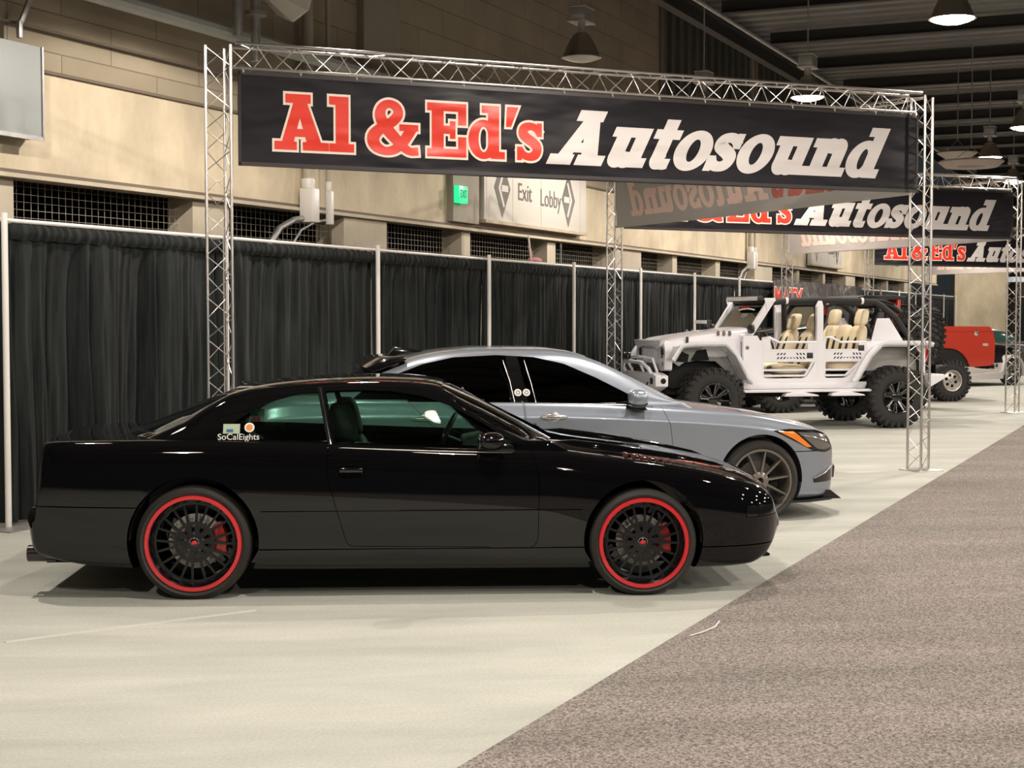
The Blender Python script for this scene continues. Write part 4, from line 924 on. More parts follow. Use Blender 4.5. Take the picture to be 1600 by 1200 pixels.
    # wheel housings, underbody
    b = MB(); b.span((-.95, -.52, .17), (3.4, .52, .40)); b.span((.45, -.83, .165), (2.25, .83, .30)); b.build('underbody', M_UNDER, e, smooth=0)
    for s in (-1, 1):
        for x, r in ((0, ar), (WB, af)):
            b = MB(); q = [(math.cos(math.radians(a)) * (r - .002), math.sin(math.radians(a)) * (r - .002)) for a in range(-5, 186, 8)]
            b.add([(x + c[0], s * yy, .34 + c[1]) for yy in (.56, .86) for c in q], [(i, i + 1, len(q) + i + 1, len(q) + i) for i in range(len(q) - 1)]); b.build('wheel_arch_liner', M_UNDER, e, smooth=60)
    # exhaust, tail lights, bumper details
    for dy in (-.70, -.58, .58, .70):
        b = MB(); b.lathe([(.046, 0), (.05, .002), (.05, .17), (.040, .17), (.040, .0)], 24, 'x', (-1.015, dy, .256), closed=True); b.build('exhaust_tip', mat('dark_chrome', (.07, .065, .065), .25, .8), e, smooth=40)
    for s in (-1, 1):
        b = MB(); b.box((-.918, s * .52, .73), (.02, .46, .17)); b.build('tail_light', mat('smoked_tail_light', (.05, .006, .006), .1, coat=.8), e, bevel=.006)
        b = MB()
        for k in range(7): b.box((2.60 + .048 * k, s * .71, .836 - .0085 * k), (.024, .09, .026), Matrix.Rotation(.22, 3, 'Y'))
        b.build('hood_louvre', mat('louvre_red_black', (.10, .018, .014), .3, coat=.4), e, bevel=.003)
        b = MB(); b.tube([(2.15, s * .50, .900), (2.3, s * .50, .889), (2.6, s * .50, .851), (2.95, s * .47, .793), (3.2, s * .43, .742), (3.35, s * .40, .700)], [.004, .024, .026, .026, .022, .004], 10); b.build('hood_ridge', M_BLACKPAINT, e, smooth=60)
    b = MB(); b.prism([(3.20, .165), (3.52, .185), (3.53, .20), (3.20, .19)], -.60, .60, 'y'); b.build('front_splitter', M_GLOSSBLACK, e, bevel=.004)
    for s in (-1, 1):
        b = MB(); b.span((3.52, s * .04, .43), (3.60, s * .14, .54)); b.build('kidney_grille', M_GLOSSBLACK, e, bevel=.012)
    b = MB(); b.tube([(2.06, -.35, .95), (2.00, .0, .965), (2.12, .3, .955)], .008, 6); b.tube([(2.10, -.55, .94), (1.98, -.3, 1.0), (1.90, -.1, 1.035)], .007, 6); b.tube([(2.1, -.05, .95), (1.98, .2, 1.0), (1.9, .45, 1.03)], .007, 6); b.build('wiper', M_BLACKTRIM, e, smooth=60)
    # cabin
    b = MB(); b.span((-.12, -.70, .28), (1.95, .70, .34)); b.prism([(1.55, .55), (1.62, .86), (2.0, .93), (2.0, .5)], -.70, .70, 'y'); b.prism([(-.3, .5), (-.3, .93), (.05, .93), (.16, .5)], -.70, .70, 'y'); b.build('dashboard', M_INTERIOR, e, bevel=.02)
    for s in (-1, 1):
        seat(e, 1.03, s * .36, .36, M_INTERIOR, h=.52); seat(e, .32, s * .33, .45, M_INTERIOR, h=.42, head=False)
    b = MB(); th = .45; q = []
    for i in range(28):
        a = 2 * math.pi * i / 28; q.append((1.50 + math.sin(a) * .18 * math.sin(th), .36 + math.cos(a) * .18, .86 + math.sin(a) * .18 * math.cos(th)))
    b.tube(q, .013, 8, closed=True); b.cyl((1.50, .36, .86), (1.66, .36, .80), .03, 10); b.box((1.50, .36, .86), (.02, .34, .03)); b.build('steering_wheel', M_BLACKTRIM, e, smooth=60)
    b = MB(); b.box((1.62, 0, 1.19), (.015, .22, .055)); b.build('interior_mirror', M_INTERIOR, e, bevel=.01)
    return e
coupe()
# ---------------- silver-blue sedan ----------------
def metallic(name, col, rough=.34):
    m = mat(name, col, rough, 0.55, coat=0.9, spec=0.5); return m
M_BLUESILVER = metallic('blue_silver_paint', (0.33, 0.375, 0.44))
M_DARKGLASS = glass_mat('dark_tinted_glass', (0.02, 0.022, 0.02))
M_TITAN = mat('titanium_alloy', (0.30, 0.28, 0.24), 0.32, 0.8)
M_AMBER = mat('amber_lens', (0.95, 0.26, 0.02), 0.15, coat=0.8)
M_CARBON = mat('black_splitter', (0.012, 0.012, 0.013), 0.25, coat=.4)
def spoke_wheel(parent, x, y, z, R, r_rim, w, n, m, side=-1, rz=0.0, mt=None, width=.011, dish=.03, twin=.07, hub=.075, disc=True, edge=None):
    e = wheel_root(parent, x, y, z, rz); s = side; h = w / 2
    def Y(v): return s * v
    tyre(e, R, r_rim, w, m=mt, flat=0.008)
    b = MB(); b.lathe([(r_rim + 0.007, Y(h - 0.006)), (r_rim + 0.002, Y(h + 0.002)), (r_rim - 0.014, Y(h)), (r_rim - 0.020, Y(h - 0.02)), (r_rim - 0.028, Y(h - 0.06)), (r_rim - 0.032, Y(-h + .02)), (r_rim - .01, Y(-h + .01))], 60, 'y'); b.build('rim', edge or m, e, smooth=40)
    b = MB(); ro = r_rim - 0.014; yo = h - 0.014; yi = h - dish
    for k in range(n):
        a = 2 * math.pi * k / n + .15
        for da in ((-twin, twin) if twin else (0,)):
            A = (math.cos(a + da * .3) * hub * .6, math.sin(a + da * .3) * hub * .6); B = (math.cos(a + da) * ro, math.sin(a + da) * ro)
            dx, dz = B[0] - A[0], B[1] - A[1]; l = math.hypot(dx, dz); nx, nz = -dz / l, dx / l; vs = []
            for (Pp, ww, yy) in ((A, width * 1.2, yi), (B, width * .75, yo)):
                vs += [(Pp[0] + nx * ww * .6, Y(yy), Pp[1] + nz * ww * .6), (Pp[0] - nx * ww * .6, Y(yy), Pp[1] - nz * ww * .6), (Pp[0] - nx * ww, Y(yy - 0.035), Pp[1] - nz * ww), (Pp[0] + nx * ww, Y(yy - 0.035), Pp[1] + nz * ww)]
            b.add(vs, [(0, 1, 5, 4), (1, 2, 6, 5), (2, 3, 7, 6), (3, 0, 4, 7), (0, 3, 2, 1), (4, 5, 6, 7)])
    b.lathe([(0, Y(yi + .004)), (hub * .55, Y(yi + .004)), (hub, Y(yi - .006)), (hub, Y(yi - .04)), (0, Y(yi - .04))], 32, 'y'); b.build('spokes', m, e, smooth=35)
    b = MB(); b.lathe([(0, Y(yi + .012)), (.026, Y(yi + .01)), (.03, Y(yi + .003))], 20, 'y'); b.build('hub_cap', M_GLOSSBLACK, e, smooth=50)
    if disc:
        b = MB(); b.lathe([(0.0, Y(h - .13)), (r_rim * .62, Y(h - .13)), (r_rim * .62, Y(h - .16)), (0, Y(h - .16))], 48, 'y'); b.build('brake_disc', mat('dull_disc', (.16, .15, .14), .45, .6), e)
        b = MB(); q = []
        for i in range(9): a = math.radians(-30 + 60 * i / 8); q.append((math.cos(a) * r_rim * .68, math.sin(a) * r_rim * .68))
        for i in range(8, -1, -1): a = math.radians(-30 + 60 * i / 8); q.append((math.cos(a) * r_rim * .42, math.sin(a) * r_rim * .42))
        b.prism(q, Y(h - .09), Y(h - .17), 'y'); b.build('brake_caliper', M_UNDER, e)
    return e
def surf_patch(half, poly, side, m, e, name, off=.004, res=10, thick=0.0, n=60):
    """a thin patch lying on the lofted body side, outlined by poly in (x, z)"""
    body_xs = stations(min(p[0] for p in poly) - .05, max(p[0] for p in poly) + .05, .02)
    def h2(x):
        return half(x)
    src = loft(body_xs, h2, n)
    src.v = [(v[0], v[1] + math.copysign(off, v[1]) if abs(v[1]) > .02 else v[1], v[2] + off * .6) for v in src.v]
    b = MB(); b.prism(poly, side * .25, side * 1.4, 'y')
    me = boolean(src.mesh('p'), [('INTERSECT', b)]); return part(me, name, m, e)
def sedan():
    yaw = math.radians(12.5)
    e = empty('sedan_car', (-1.09, 12.81, 0), yaw, 'blue-silver four-door sedan with dark windows, parked behind the black coupe', 'car')
    WB = 3.01
    zt = smooth_fn(pchip([(-1.12, .55), (-1.09, .60), (-1.07, .95), (-1.02, 1.06), (-.8, 1.085), (-.3, 1.07), (.5, 1.05), (1.8, 1.02), (2.3, .995), (2.6, .96), (2.95, .912), (3.25, .862), (3.5, .805), (3.66, .75), (3.74, .70), (3.79, .60), (3.82, .48)]), .015)
    zs = smooth_fn(pchip([(-1.12, .52), (-1.09, .56), (-1.07, .85), (-1.02, .96), (-.8, 1.0), (-.3, 1.01), (.5, 1.0), (1.3, .985), (2.1, .94), (2.6, .90), (2.95, .86), (3.25, .805), (3.5, .745), (3.66, .69), (3.74, .635), (3.79, .54), (3.82, .42)]), .015)
    Wm = smooth_fn(pchip([(-1.12, .70), (-1.07, .80), (-.9, .87), (-.5, .925), (0, .943), (1.5, .935), (2.5, .935), (3.0, .938), (3.3, .915), (3.5, .86), (3.65, .77), (3.75, .66), (3.82, .50)]), .02)
    zb = smooth_fn(pchip([(-1.12, .36), (-1.0, .26), (-.5, .20), (0, .18), (3.2, .165), (3.5, .165), (3.7, .17), (3.78, .19), (3.82, .25)]), .01)
    def half(x):
        w, s_, t, bz = Wm(x), zs(x), zt(x), zb(x); hh = s_ - bz
        return [(0, bz), (w * .6, bz), (w - .10, bz), (w - .04, bz + .01), (w - .022, bz + .06), (w - .016, bz + hh * .28), (w - .012, bz + hh * .50), (w - .002, bz + hh * .74), (w, bz + hh * .86), (w, bz + hh * .88), (w - .03, bz + hh * .93), (w - .055, s_), (w - .09, s_ + .012), (w - .19, s_ + (t - s_) * .55), (w * .5, t - .006), (0, t)]
    sts = stations(-1.12, 3.82, .035, ((-1.12, -1.0, .01), (3.6, 3.82, .012)))
    body = loft(sts, half, 46).mesh('body')
    R = .336; ar = .372
    cut = []
    for x in (0, WB):
        for s in (-1, 1): cut.append(('DIFFERENCE', cylinder_y(x, .345, ar, s * .56, s * 1.2)))
    cb = MB(); cb.span((-.15, -.74, .35), (2.35, .74, 1.5)); cut.append(('DIFFERENCE', cb))
    body = boolean(body, cut)
    d1 = rounded([(1.02, 1.1), (1.02, .80), (1.08, .32), (2.18, .30), (2.24, .60), (2.215, .80), (2.16, .95), (2.12, 1.1)], .03)
    d2 = rounded([(.02, 1.1), (.30, .80), (.42, .55), (.40, .33), (1.07, .32), (1.01, .80), (1.01, 1.1)], .03)
    def dp(poly, s, y0=.72): b = MB(); b.prism(poly, s * y0, s * 1.3, 'y'); return b
    tools = []
    for s in (-1, 1):
        for k, dd in enumerate((d1, d2)):
            dpoly = dd if k else [(p[0] + .006, p[1]) for p in dd]
            inner = MB(); inner.span((.1, s * .5, .4), (2.1, s * .86, 1.5))
            dm = boolean(body, [('INTERSECT', dp(dpoly, s)), ('DIFFERENCE', inner)])
            o = part(dm, 'door', M_BLUESILVER, e)
            hx = 1.25 if k == 0 else .22
            b = MB(); b.ellipsoid((hx, s * .945, .885), (.115, .020, .018), 20, 10, p=2.2); b.ellipsoid((hx, s * .932, .885), (.062, .008, .038), 16, 8); b.build('door_handle', mat('satin_chrome', (.6, .58, .57), .22, .9), o, smooth=70)
            tools.append(('DIFFERENCE', dp(grow(dpoly, .004), s, .715)))
    hood = rounded([(2.36, -.74), (2.9, -.76), (3.4, -.66), (3.70, -.40), (3.70, .40), (3.4, .66), (2.9, .76), (2.36, .74)], .06)
    part(boolean(body, [('INTERSECT', plan_prism(hood, .66, 1.5))]), 'hood', M_BLUESILVER, e)
    tools.append(('DIFFERENCE', plan_prism(grow(hood, .004), .65, 1.5)))
    bl = MB()
    for s in (-1, 1): bl.prism([(3.30, .565), (4, .555), (4, .562), (3.30, .572)], s * .5, s * 1.2, 'y')
    tools.append(('DIFFERENCE', bl))
    body = boolean(body, tools); part(body, 'body', M_BLUESILVER, e)
    # greenhouse
    zr = smooth_fn(pchip([(-.85, .92), (-.62, 1.06), (-.35, 1.17), (-.013, 1.29), (.2, 1.362), (.53, 1.418), (.83, 1.437), (1.25, 1.434), (1.5, 1.41), (1.72, 1.345), (1.95, 1.235), (2.2, 1.10), (2.42, .98), (2.6, .88)]), .035)
    def gh(i):
        def f(x):
            z = zr(x) - i; k = max(0, min(1, (1.437 - zr(x)) / .42)); yr = .60 + .14 * k - i; yb = .82 - i; z0 = .85
            z1 = .99 if z > 1.02 else z - .03; zl = max(z - .10 + .05 * k, z1)
            return [(0, z0), (yb * .6, z0), (yb, z0), (yb, z0 + .02), (yb, (z0 + z1) / 2), (yb - .003, z1), (yb + (yr - yb) * .5 + .028, z1 + (zl - z1) * .5), (yr + .04, zl), (yr, z - .05 + .02 * k), (yr * .8, z - .018), (yr * .45, z - .004), (0, z)]
        return f
    st = stations(-.85, 2.6, .035, ((1.4, 1.8, .015),))
    shell = boolean(loft(st, gh(0), 36).mesh('o'), [('DIFFERENCE', loft(stations(-.78, 2.5, .05), gh(.04), 28))])
    gl = boolean(loft(st, gh(.008), 36).mesh('g'), [('DIFFERENCE', loft(stations(-.83, 2.58, .05), gh(.013), 28))])
    swin = rounded([(-.36, 1.02), (-.25, 1.10), (.0, 1.215), (.25, 1.305), (.50, 1.355), (.85, 1.372), (1.15, 1.355), (1.40, 1.30), (1.66, 1.185), (1.90, 1.06), (2.06, .955), (1.2, .985), (.4, 1.0)], .02)
    wind = [(1.62, -.54), (1.80, -.60), (2.36, -.70), (2.46, 0), (2.36, .70), (1.80, .60), (1.62, .54), (1.66, 0)]
    rear = [(-.70, -.66), (-.2, -.62), (.12, -.56), (.14, 0), (.12, .56), (-.2, .62), (-.70, .66)]
    ops = []
    for s in (-1, 1): b = MB(); b.prism(swin, s * .3, s * 1.2, 'y'); ops.append(('DIFFERENCE', b))
    ops += [('DIFFERENCE', plan_prism(wind, 1.0, 1.7)), ('DIFFERENCE', plan_prism(rear, 1.07, 1.7))]
    part(boolean(shell, ops), 'roof', M_BLUESILVER, e)
    part(boolean(gl, [('INTERSECT', plan_prism(grow(wind, .03), .97, 1.7))]), 'windshield', glass_mat('smoky_glass', (.35, .38, .36)), e)
    part(boolean(gl, [('INTERSECT', plan_prism(grow(rear, .03), 1.0, 1.7))]), 'rear_window', M_DARKGLASS, e)
    for s in (-1, 1):
        for x0, x1 in ((-.5, .93), (1.08, 2.2)):
            b = MB(); b.prism(grow(swin, .02), s * .4, s * 1.2, 'y'); c = MB(); c.span((x0, -2, 0), (x1, 2, 2)); part(boolean(gl, [('INTERSECT', b), ('INTERSECT', c)]), 'door_window', M_DARKGLASS, e)
        b = MB(); b.prism(grow(swin, .02), s * .4, s * 1.2, 'y'); c = MB(); c.prism([(.925, .9), (.925, 1.5), (1.0, 1.5), (1.085, .9)], -2, 2, 'y')
        g2 = loft(stations(.7, 1.3, .05), gh(.003), 36); part(boolean(g2.mesh('q'), [('INTERSECT', b), ('INTERSECT', c)]), 'door_pillar', M_GLOSSBLACK, e)
        b = MB(); b.tube([(-.33, s * .826, 1.012), (.4, s * .834, 1.004), (1.2, s * .834, .989), (2.02, s * .822, .962)], .006, 6)
        b.tube([(.885, s * .70, 1.33), (.93, s * .77, 1.16), (.955, s * .828, 1.0)], .005, 6); b.tube([(1.06, s * .70, 1.33), (1.10, s * .77, 1.16), (1.13, s * .828, .992)], .004, 6); b.build('window_strip', mat('satin_chrome'), e, smooth=60)
        for x in (.985, 1.055):
            b = MB(); q = MB(); q.lathe([(0, 0), (.030, 0), (.030, .002), (0, .002)], 24, 'y'); F = frame((1, 0, 0), (0, -s * .33, .944), (0, s * .944, .33), (x, s * .806, 1.075)); b.add([F @ Vector((v[0], v[2], v[1] + .004)) for v in q.v], q.f); c = b.build('round_sticker', M_WHITEPRINT, e)
            b = MB(); q = MB(); q.lathe([(.011, 0), (.017, 0), (.017, .002), (.011, .002)], 20, 'y', closed=True); b.add([F @ Vector((v[0], v[2], v[1] + .006)) for v in q.v], q.f); b.build('sticker_ring', mat('grey_print', (.15, .15, .15), .5), c)
        # mirror
        b = MB(); b.ellipsoid((1.92, s * 1.02, 1.035), (.075, .10, .065), 24, 14, p=2.8); mo = b.build('mirror', M_BLUESILVER, e, smooth=80)
        b = MB(); b.ellipsoid((1.925, s * 1.0, .985), (.075, .095, .028), 20, 8, p=2.8); b.prism([(1.86, .95), (2.02, .93), (1.98, .98), (1.90, .99)], s * .84, s * .96, 'y'); b.build('mirror_foot', M_GLOSSBLACK, mo, smooth=50)
        # lamps
        o = surf_patch(half, rounded([(3.10, .748), (3.26, .757), (3.55, .737), (3.80, .67), (3.80, .575), (3.62, .548), (3.48, .572), (3.28, .665)], .02), s, M_GLOSSBLACK, e, 'headlight', .003)
        surf_patch(half, rounded([(3.16, .735), (3.29, .738), (3.47, .602), (3.42, .602), (3.27, .685)], .012), s, M_AMBER, o, 'turn_signal', .007)
        surf_patch(half, rounded([(3.33, .730), (3.55, .712), (3.68, .668), (3.70, .59), (3.62, .572), (3.53, .584)], .02), s, mat('headlight_lens', (.20, .195, .18), .12, .5, coat=1), o, 'lens', .007)
        surf_patch(half, rounded([(3.50, .335), (3.76, .42), (3.84, .42), (3.84, .30), (3.50, .30)], .01), s, M_GLOSSBLACK, e, 'fog_recess', .003)
        b = MB(); b.tube([(3.50, s * .865, .34), (3.62, s * .80, .375), (3.74, s * .69, .43)], .006, 6); b.build('fog_trim', mat('satin_chrome'), e, smooth=60)
    # grille, splitter, spoiler, fin
    b = MB(); b.span((3.72, -.36, .36), (3.80, .36, .66)); b.build('grille', M_GLOSSBLACK, e, bevel=.02)
    pl = [(3.15, -.93), (3.45, -.90), (3.70, -.76), (3.84, -.55), (3.90, -.2), (3.90, .2), (3.84, .55), (3.70, .76), (3.45, .90), (3.15, .93)]
    b = MB(); b.prism(pl, .145, .165, 'z')
    for s in (-1, 1): b.prism([(3.62, .15), (3.80, .15), (3.70, .225), (3.66, .225)], s * .72, s * .74, 'y')
    b.build('front_splitter', M_CARBON, e, smooth=0)
    b = MB(); b.prism([(-.14, 1.235), (.13, 1.335), (.12, 1.362), (-.06, 1.345), (-.20, 1.275)], -.58, .58, 'y'); b.build('roof_spoiler', M_GLOSSBLACK, e, bevel=.008)
    b = MB(); b.prism([(.05, 1.36), (.11, 1.435), (.30, 1.405), (.40, 1.385)], -.02, .02, 'y'); b.build('antenna_fin', M_GLOSSBLACK, e, bevel=.008)
    b = MB(); b.prism([(-1.08, 1.06), (-.95, 1.08), (-1.09, 1.14), (-1.12, 1.13)], -.7, .7, 'y'); b.build('boot_spoiler', M_GLOSSBLACK, e, bevel=.006)
    for s in (-1, 1):
        b = MB(); b.box((-1.075, s * .62, .86), (.03, .36, .13)); b.build('tail_light', mat('red_tail_light', (.35, .01, .01), .15, coat=.8), e, bevel=.01)
        spoke_wheel(e, 0, s * .80, R - .006, R, .262, .25, 7, M_TITAN, side=s, twin=.0, width=.016); spoke_wheel(e, WB, s * .80, R - .006, R, .262, .25, 10, M_TITAN, side=s, twin=0, width=.013)
        for x in (0, WB):
            b = MB(); q = [(math.cos(math.radians(a)) * (ar - .002), math.sin(math.radians(a)) * (ar - .002)) for a in range(-5, 186, 8)]
            b.add([(x + c[0], s * yy, .345 + c[1]) for yy in (.57, .89) for c in q], [(i, i + 1, len(q) + i + 1, len(q) + i) for i in range(len(q) - 1)]); b.build('wheel_arch_liner', M_UNDER, e, smooth=60)
    b = MB(); b.span((-.9, -.52, .17), (3.6, .52, .42)); b.span((.4, -.84, .175), (2.6, .84, .34)); b.build('underbody', M_UNDER, e, smooth=0)
    b = MB(); b.prism([(1.85, .6), (1.95, .96), (2.35, 1.0), (2.35, .6)], -.72, .72, 'y'); b.span((-.1, -.72, .34), (2.3, .72, .42)); b.span((-.5, -.7, .7), (.1, .7, 1.0)); b.build('dashboard', M_INTERIOR, e, bevel=.02)
    ms = mat('pale_leather', (.45, .43, .38), .6)
    for s in (-1, 1): seat(e, 1.15, s * .38, .55, ms, h=.6); seat(e, .25, s * .36, .55, ms, h=.5)
    b = MB(); q = [(1.72 + math.sin(2 * math.pi * i / 24) * .08, .38 + math.cos(2 * math.pi * i / 24) * .18, .98 + math.sin(2 * math.pi * i / 24) * .16) for i in range(24)]; b.tube(q, .014, 8, closed=True); b.cyl((1.72, .38, .98), (1.9, .38, .9), .03, 10); b.build('steering_wheel', M_BLACKTRIM, e, smooth=60)
    return e
sedan()
# ---------------- off-road vehicles ----------------
M_WHITE = mat('white_car_paint', (0.81, 0.81, 0.85), 0.35, coat=0.7)
M_LINER = mat('grey_fender_liner', (0.34, 0.34, 0.32), 0.55)
M_CREAM = mat('cream_seat_leather', (0.78, 0.68, 0.47), 0.6)
M_MILLED = mat('milled_black_alloy', (0.5, 0.49, 0.48), 0.2, 0.9)
M_CAGE = mat('black_padded_cage', (0.018, 0.019, 0.019), 0.7)
def mud_tyre(e, R, rim, w, side=1, lugs=26):
    t = tyre(e, R - .022, rim, w, m=M_TREAD, side=side); b = MB(); h = w / 2
    for k in range(lugs):
        a = 2 * math.pi * k / lugs
        for (y, dy, da, ln, rr, hgt) in ((-h + .035, .075, 0, .060, R - .012, .03), (h - .035, .075, .5, .060, R - .012, .03), (-.05, .085, .35, .055, R - .011, .022), (.05, .085, .85, .055, R - .011, .022)):
            aa = a + da * 2 * math.pi / lugs; M = Matrix.Rotation(-aa, 3, 'Y') @ Matrix.Rotation(.35 if y < 0 else -.35, 3, 'X')
            b.box((math.cos(aa) * rr, y, math.sin(aa) * rr), (hgt, dy, ln), M)
        for sg in (-1, 1):
            aa = a + (.0 if sg < 0 else .5) * 2 * math.pi / lugs; b.box((math.cos(aa) * (R - .055), sg * (h + .002), math.sin(aa) * (R - .055)), (.07, .022, .045), Matrix.Rotation(-aa, 3, 'Y'))
    b.v = [(v[0], v[1], max(v[2], -R + .004)) for v in b.v]
    b.build('tread', M_TREAD, t, smooth=0)
    return t
def offroad_wheel(parent, x, y, z, R, rim, w, side, style='black', rz=0, name='wheel'):
    e = wheel_root(parent, x, y, z, rz, name); mud_tyre(e, R, rim, w, side); s = side; h = w / 2
    def Y(v): return s * v
    m = M_RIMGLOSS if style == 'black' else mat('cast_silver_alloy', (.52, .50, .46), .3, .8)
    b = MB(); b.lathe([(rim + .012, Y(h - .015)), (rim + .004, Y(h + .004)), (rim - .015, Y(h)), (rim - .022, Y(h - .03)), (rim - .035, Y(h - .10)), (rim - .01, Y(-h + .02))], 48, 'y'); b.build('rim', m, e, smooth=40)
    if style == 'black':
        b = MB(); n = 8; ro = rim - .02; yo = h - .02; yi = h - .07
        for k in range(n):
            a = 2 * math.pi * k / n + .2
            for da in (-.10, .10):
                A = (math.cos(a + da) * .06, math.sin(a + da) * .06); B = (math.cos(a + da * 1.15) * ro, math.sin(a + da * 1.15) * ro); dx, dz = B[0] - A[0], B[1] - A[1]; l = math.hypot(dx, dz); nx, nz = -dz / l, dx / l; vs = []
                for (P, ww, yy) in ((A, .012, yi), (B, .015, yo)): vs += [(P[0] + nx * ww, Y(yy), P[1] + nz * ww), (P[0] - nx * ww, Y(yy), P[1] - nz * ww), (P[0] - nx * ww, Y(yy - .04), P[1] - nz * ww), (P[0] + nx * ww, Y(yy - .04), P[1] + nz * ww)]
                b.add(vs, [(0, 1, 5, 4), (1, 2, 6, 5), (2, 3, 7, 6), (3, 0, 4, 7), (0, 3, 2, 1), (4, 5, 6, 7)])
        b.lathe([(0, Y(yi + .012)), (.05, Y(yi + .012)), (.075, Y(yi)), (.075, Y(yi - .05))], 24, 'y'); b.build('spokes', m, e, smooth=35)
        b = MB()
        for k in range(n):
            a = 2 * math.pi * k / n + .2; b.cyl((math.cos(a) * (rim - .01), Y(h), math.sin(a) * (rim - .01)), (math.cos(a) * (rim - .01), Y(h + .012), math.sin(a) * (rim - .01)), .011, 6)
            for da in (-.10,): p = [(math.cos(a + da) * r_, Y(yi + (yo - yi) * (r_ - .06) / (ro - .06) + .002), math.sin(a + da) * r_) for r_ in (.09, ro)]; b.cyl(p[0], p[1], .0045, 5)
        b.build('milled_edges', M_MILLED, e, smooth=0)
    else:
        b = MB(); yf = h - .045; b.lathe([(0, Y(yf + .02)), (.045, Y(yf + .02)), (.05, Y(yf)), (.16, Y(yf - .01)), (rim - .02, Y(yf - .02)), (rim - .02, Y(yf - .05)), (0, Y(yf - .05))], 40, 'y'); me = b.mesh('d')
        ops = []
        for k in range(6): a = 2 * math.pi * k / 6 + .3; c = MB(); c.cyl((math.cos(a) * .108, Y(yf - .09), math.sin(a) * .108), (math.cos(a) * .108, Y(yf + .05), math.sin(a) * .108), .033, 14); ops.append(('DIFFERENCE', c))
        part(boolean(me, ops), 'wheel_disc', m, e)
        b = MB(); b.cyl((0, Y(yf - .07), 0), (0, Y(yf - .06), 0), rim - .03, 30); b.build('wheel_back', M_UNDER, e)
    return e
def flare(e, pts, y0, y1, m, name, t=.03, lip=.05):
    """a bent strip following pts (x, z) from y0 out to y1 with a down-turned outer lip"""
    b = MB(); n = len(pts); inner = _inset(pts, t)
    outl = list(pts) + list(reversed(inner)); b.prism(outl, y0, y1, 'y')
    lipin = _inset(pts, lip); b.prism(list(pts) + list(reversed(lipin)), y1 - math.copysign(.03, y1), y1, 'y')
    return b.build(name, m, e, smooth=0)
def _inset(pts, d):
    out = []; n = len(pts)
    for i in range(n):
        a = pts[max(i - 1, 0)]; c = pts[min(i + 1, n - 1)]; tx, tz = c[0] - a[0], c[1] - a[1]; l = math.hypot(tx, tz)
        out.append((pts[i][0] + tz / l * d, pts[i][1] - tx / l * d))
    return out
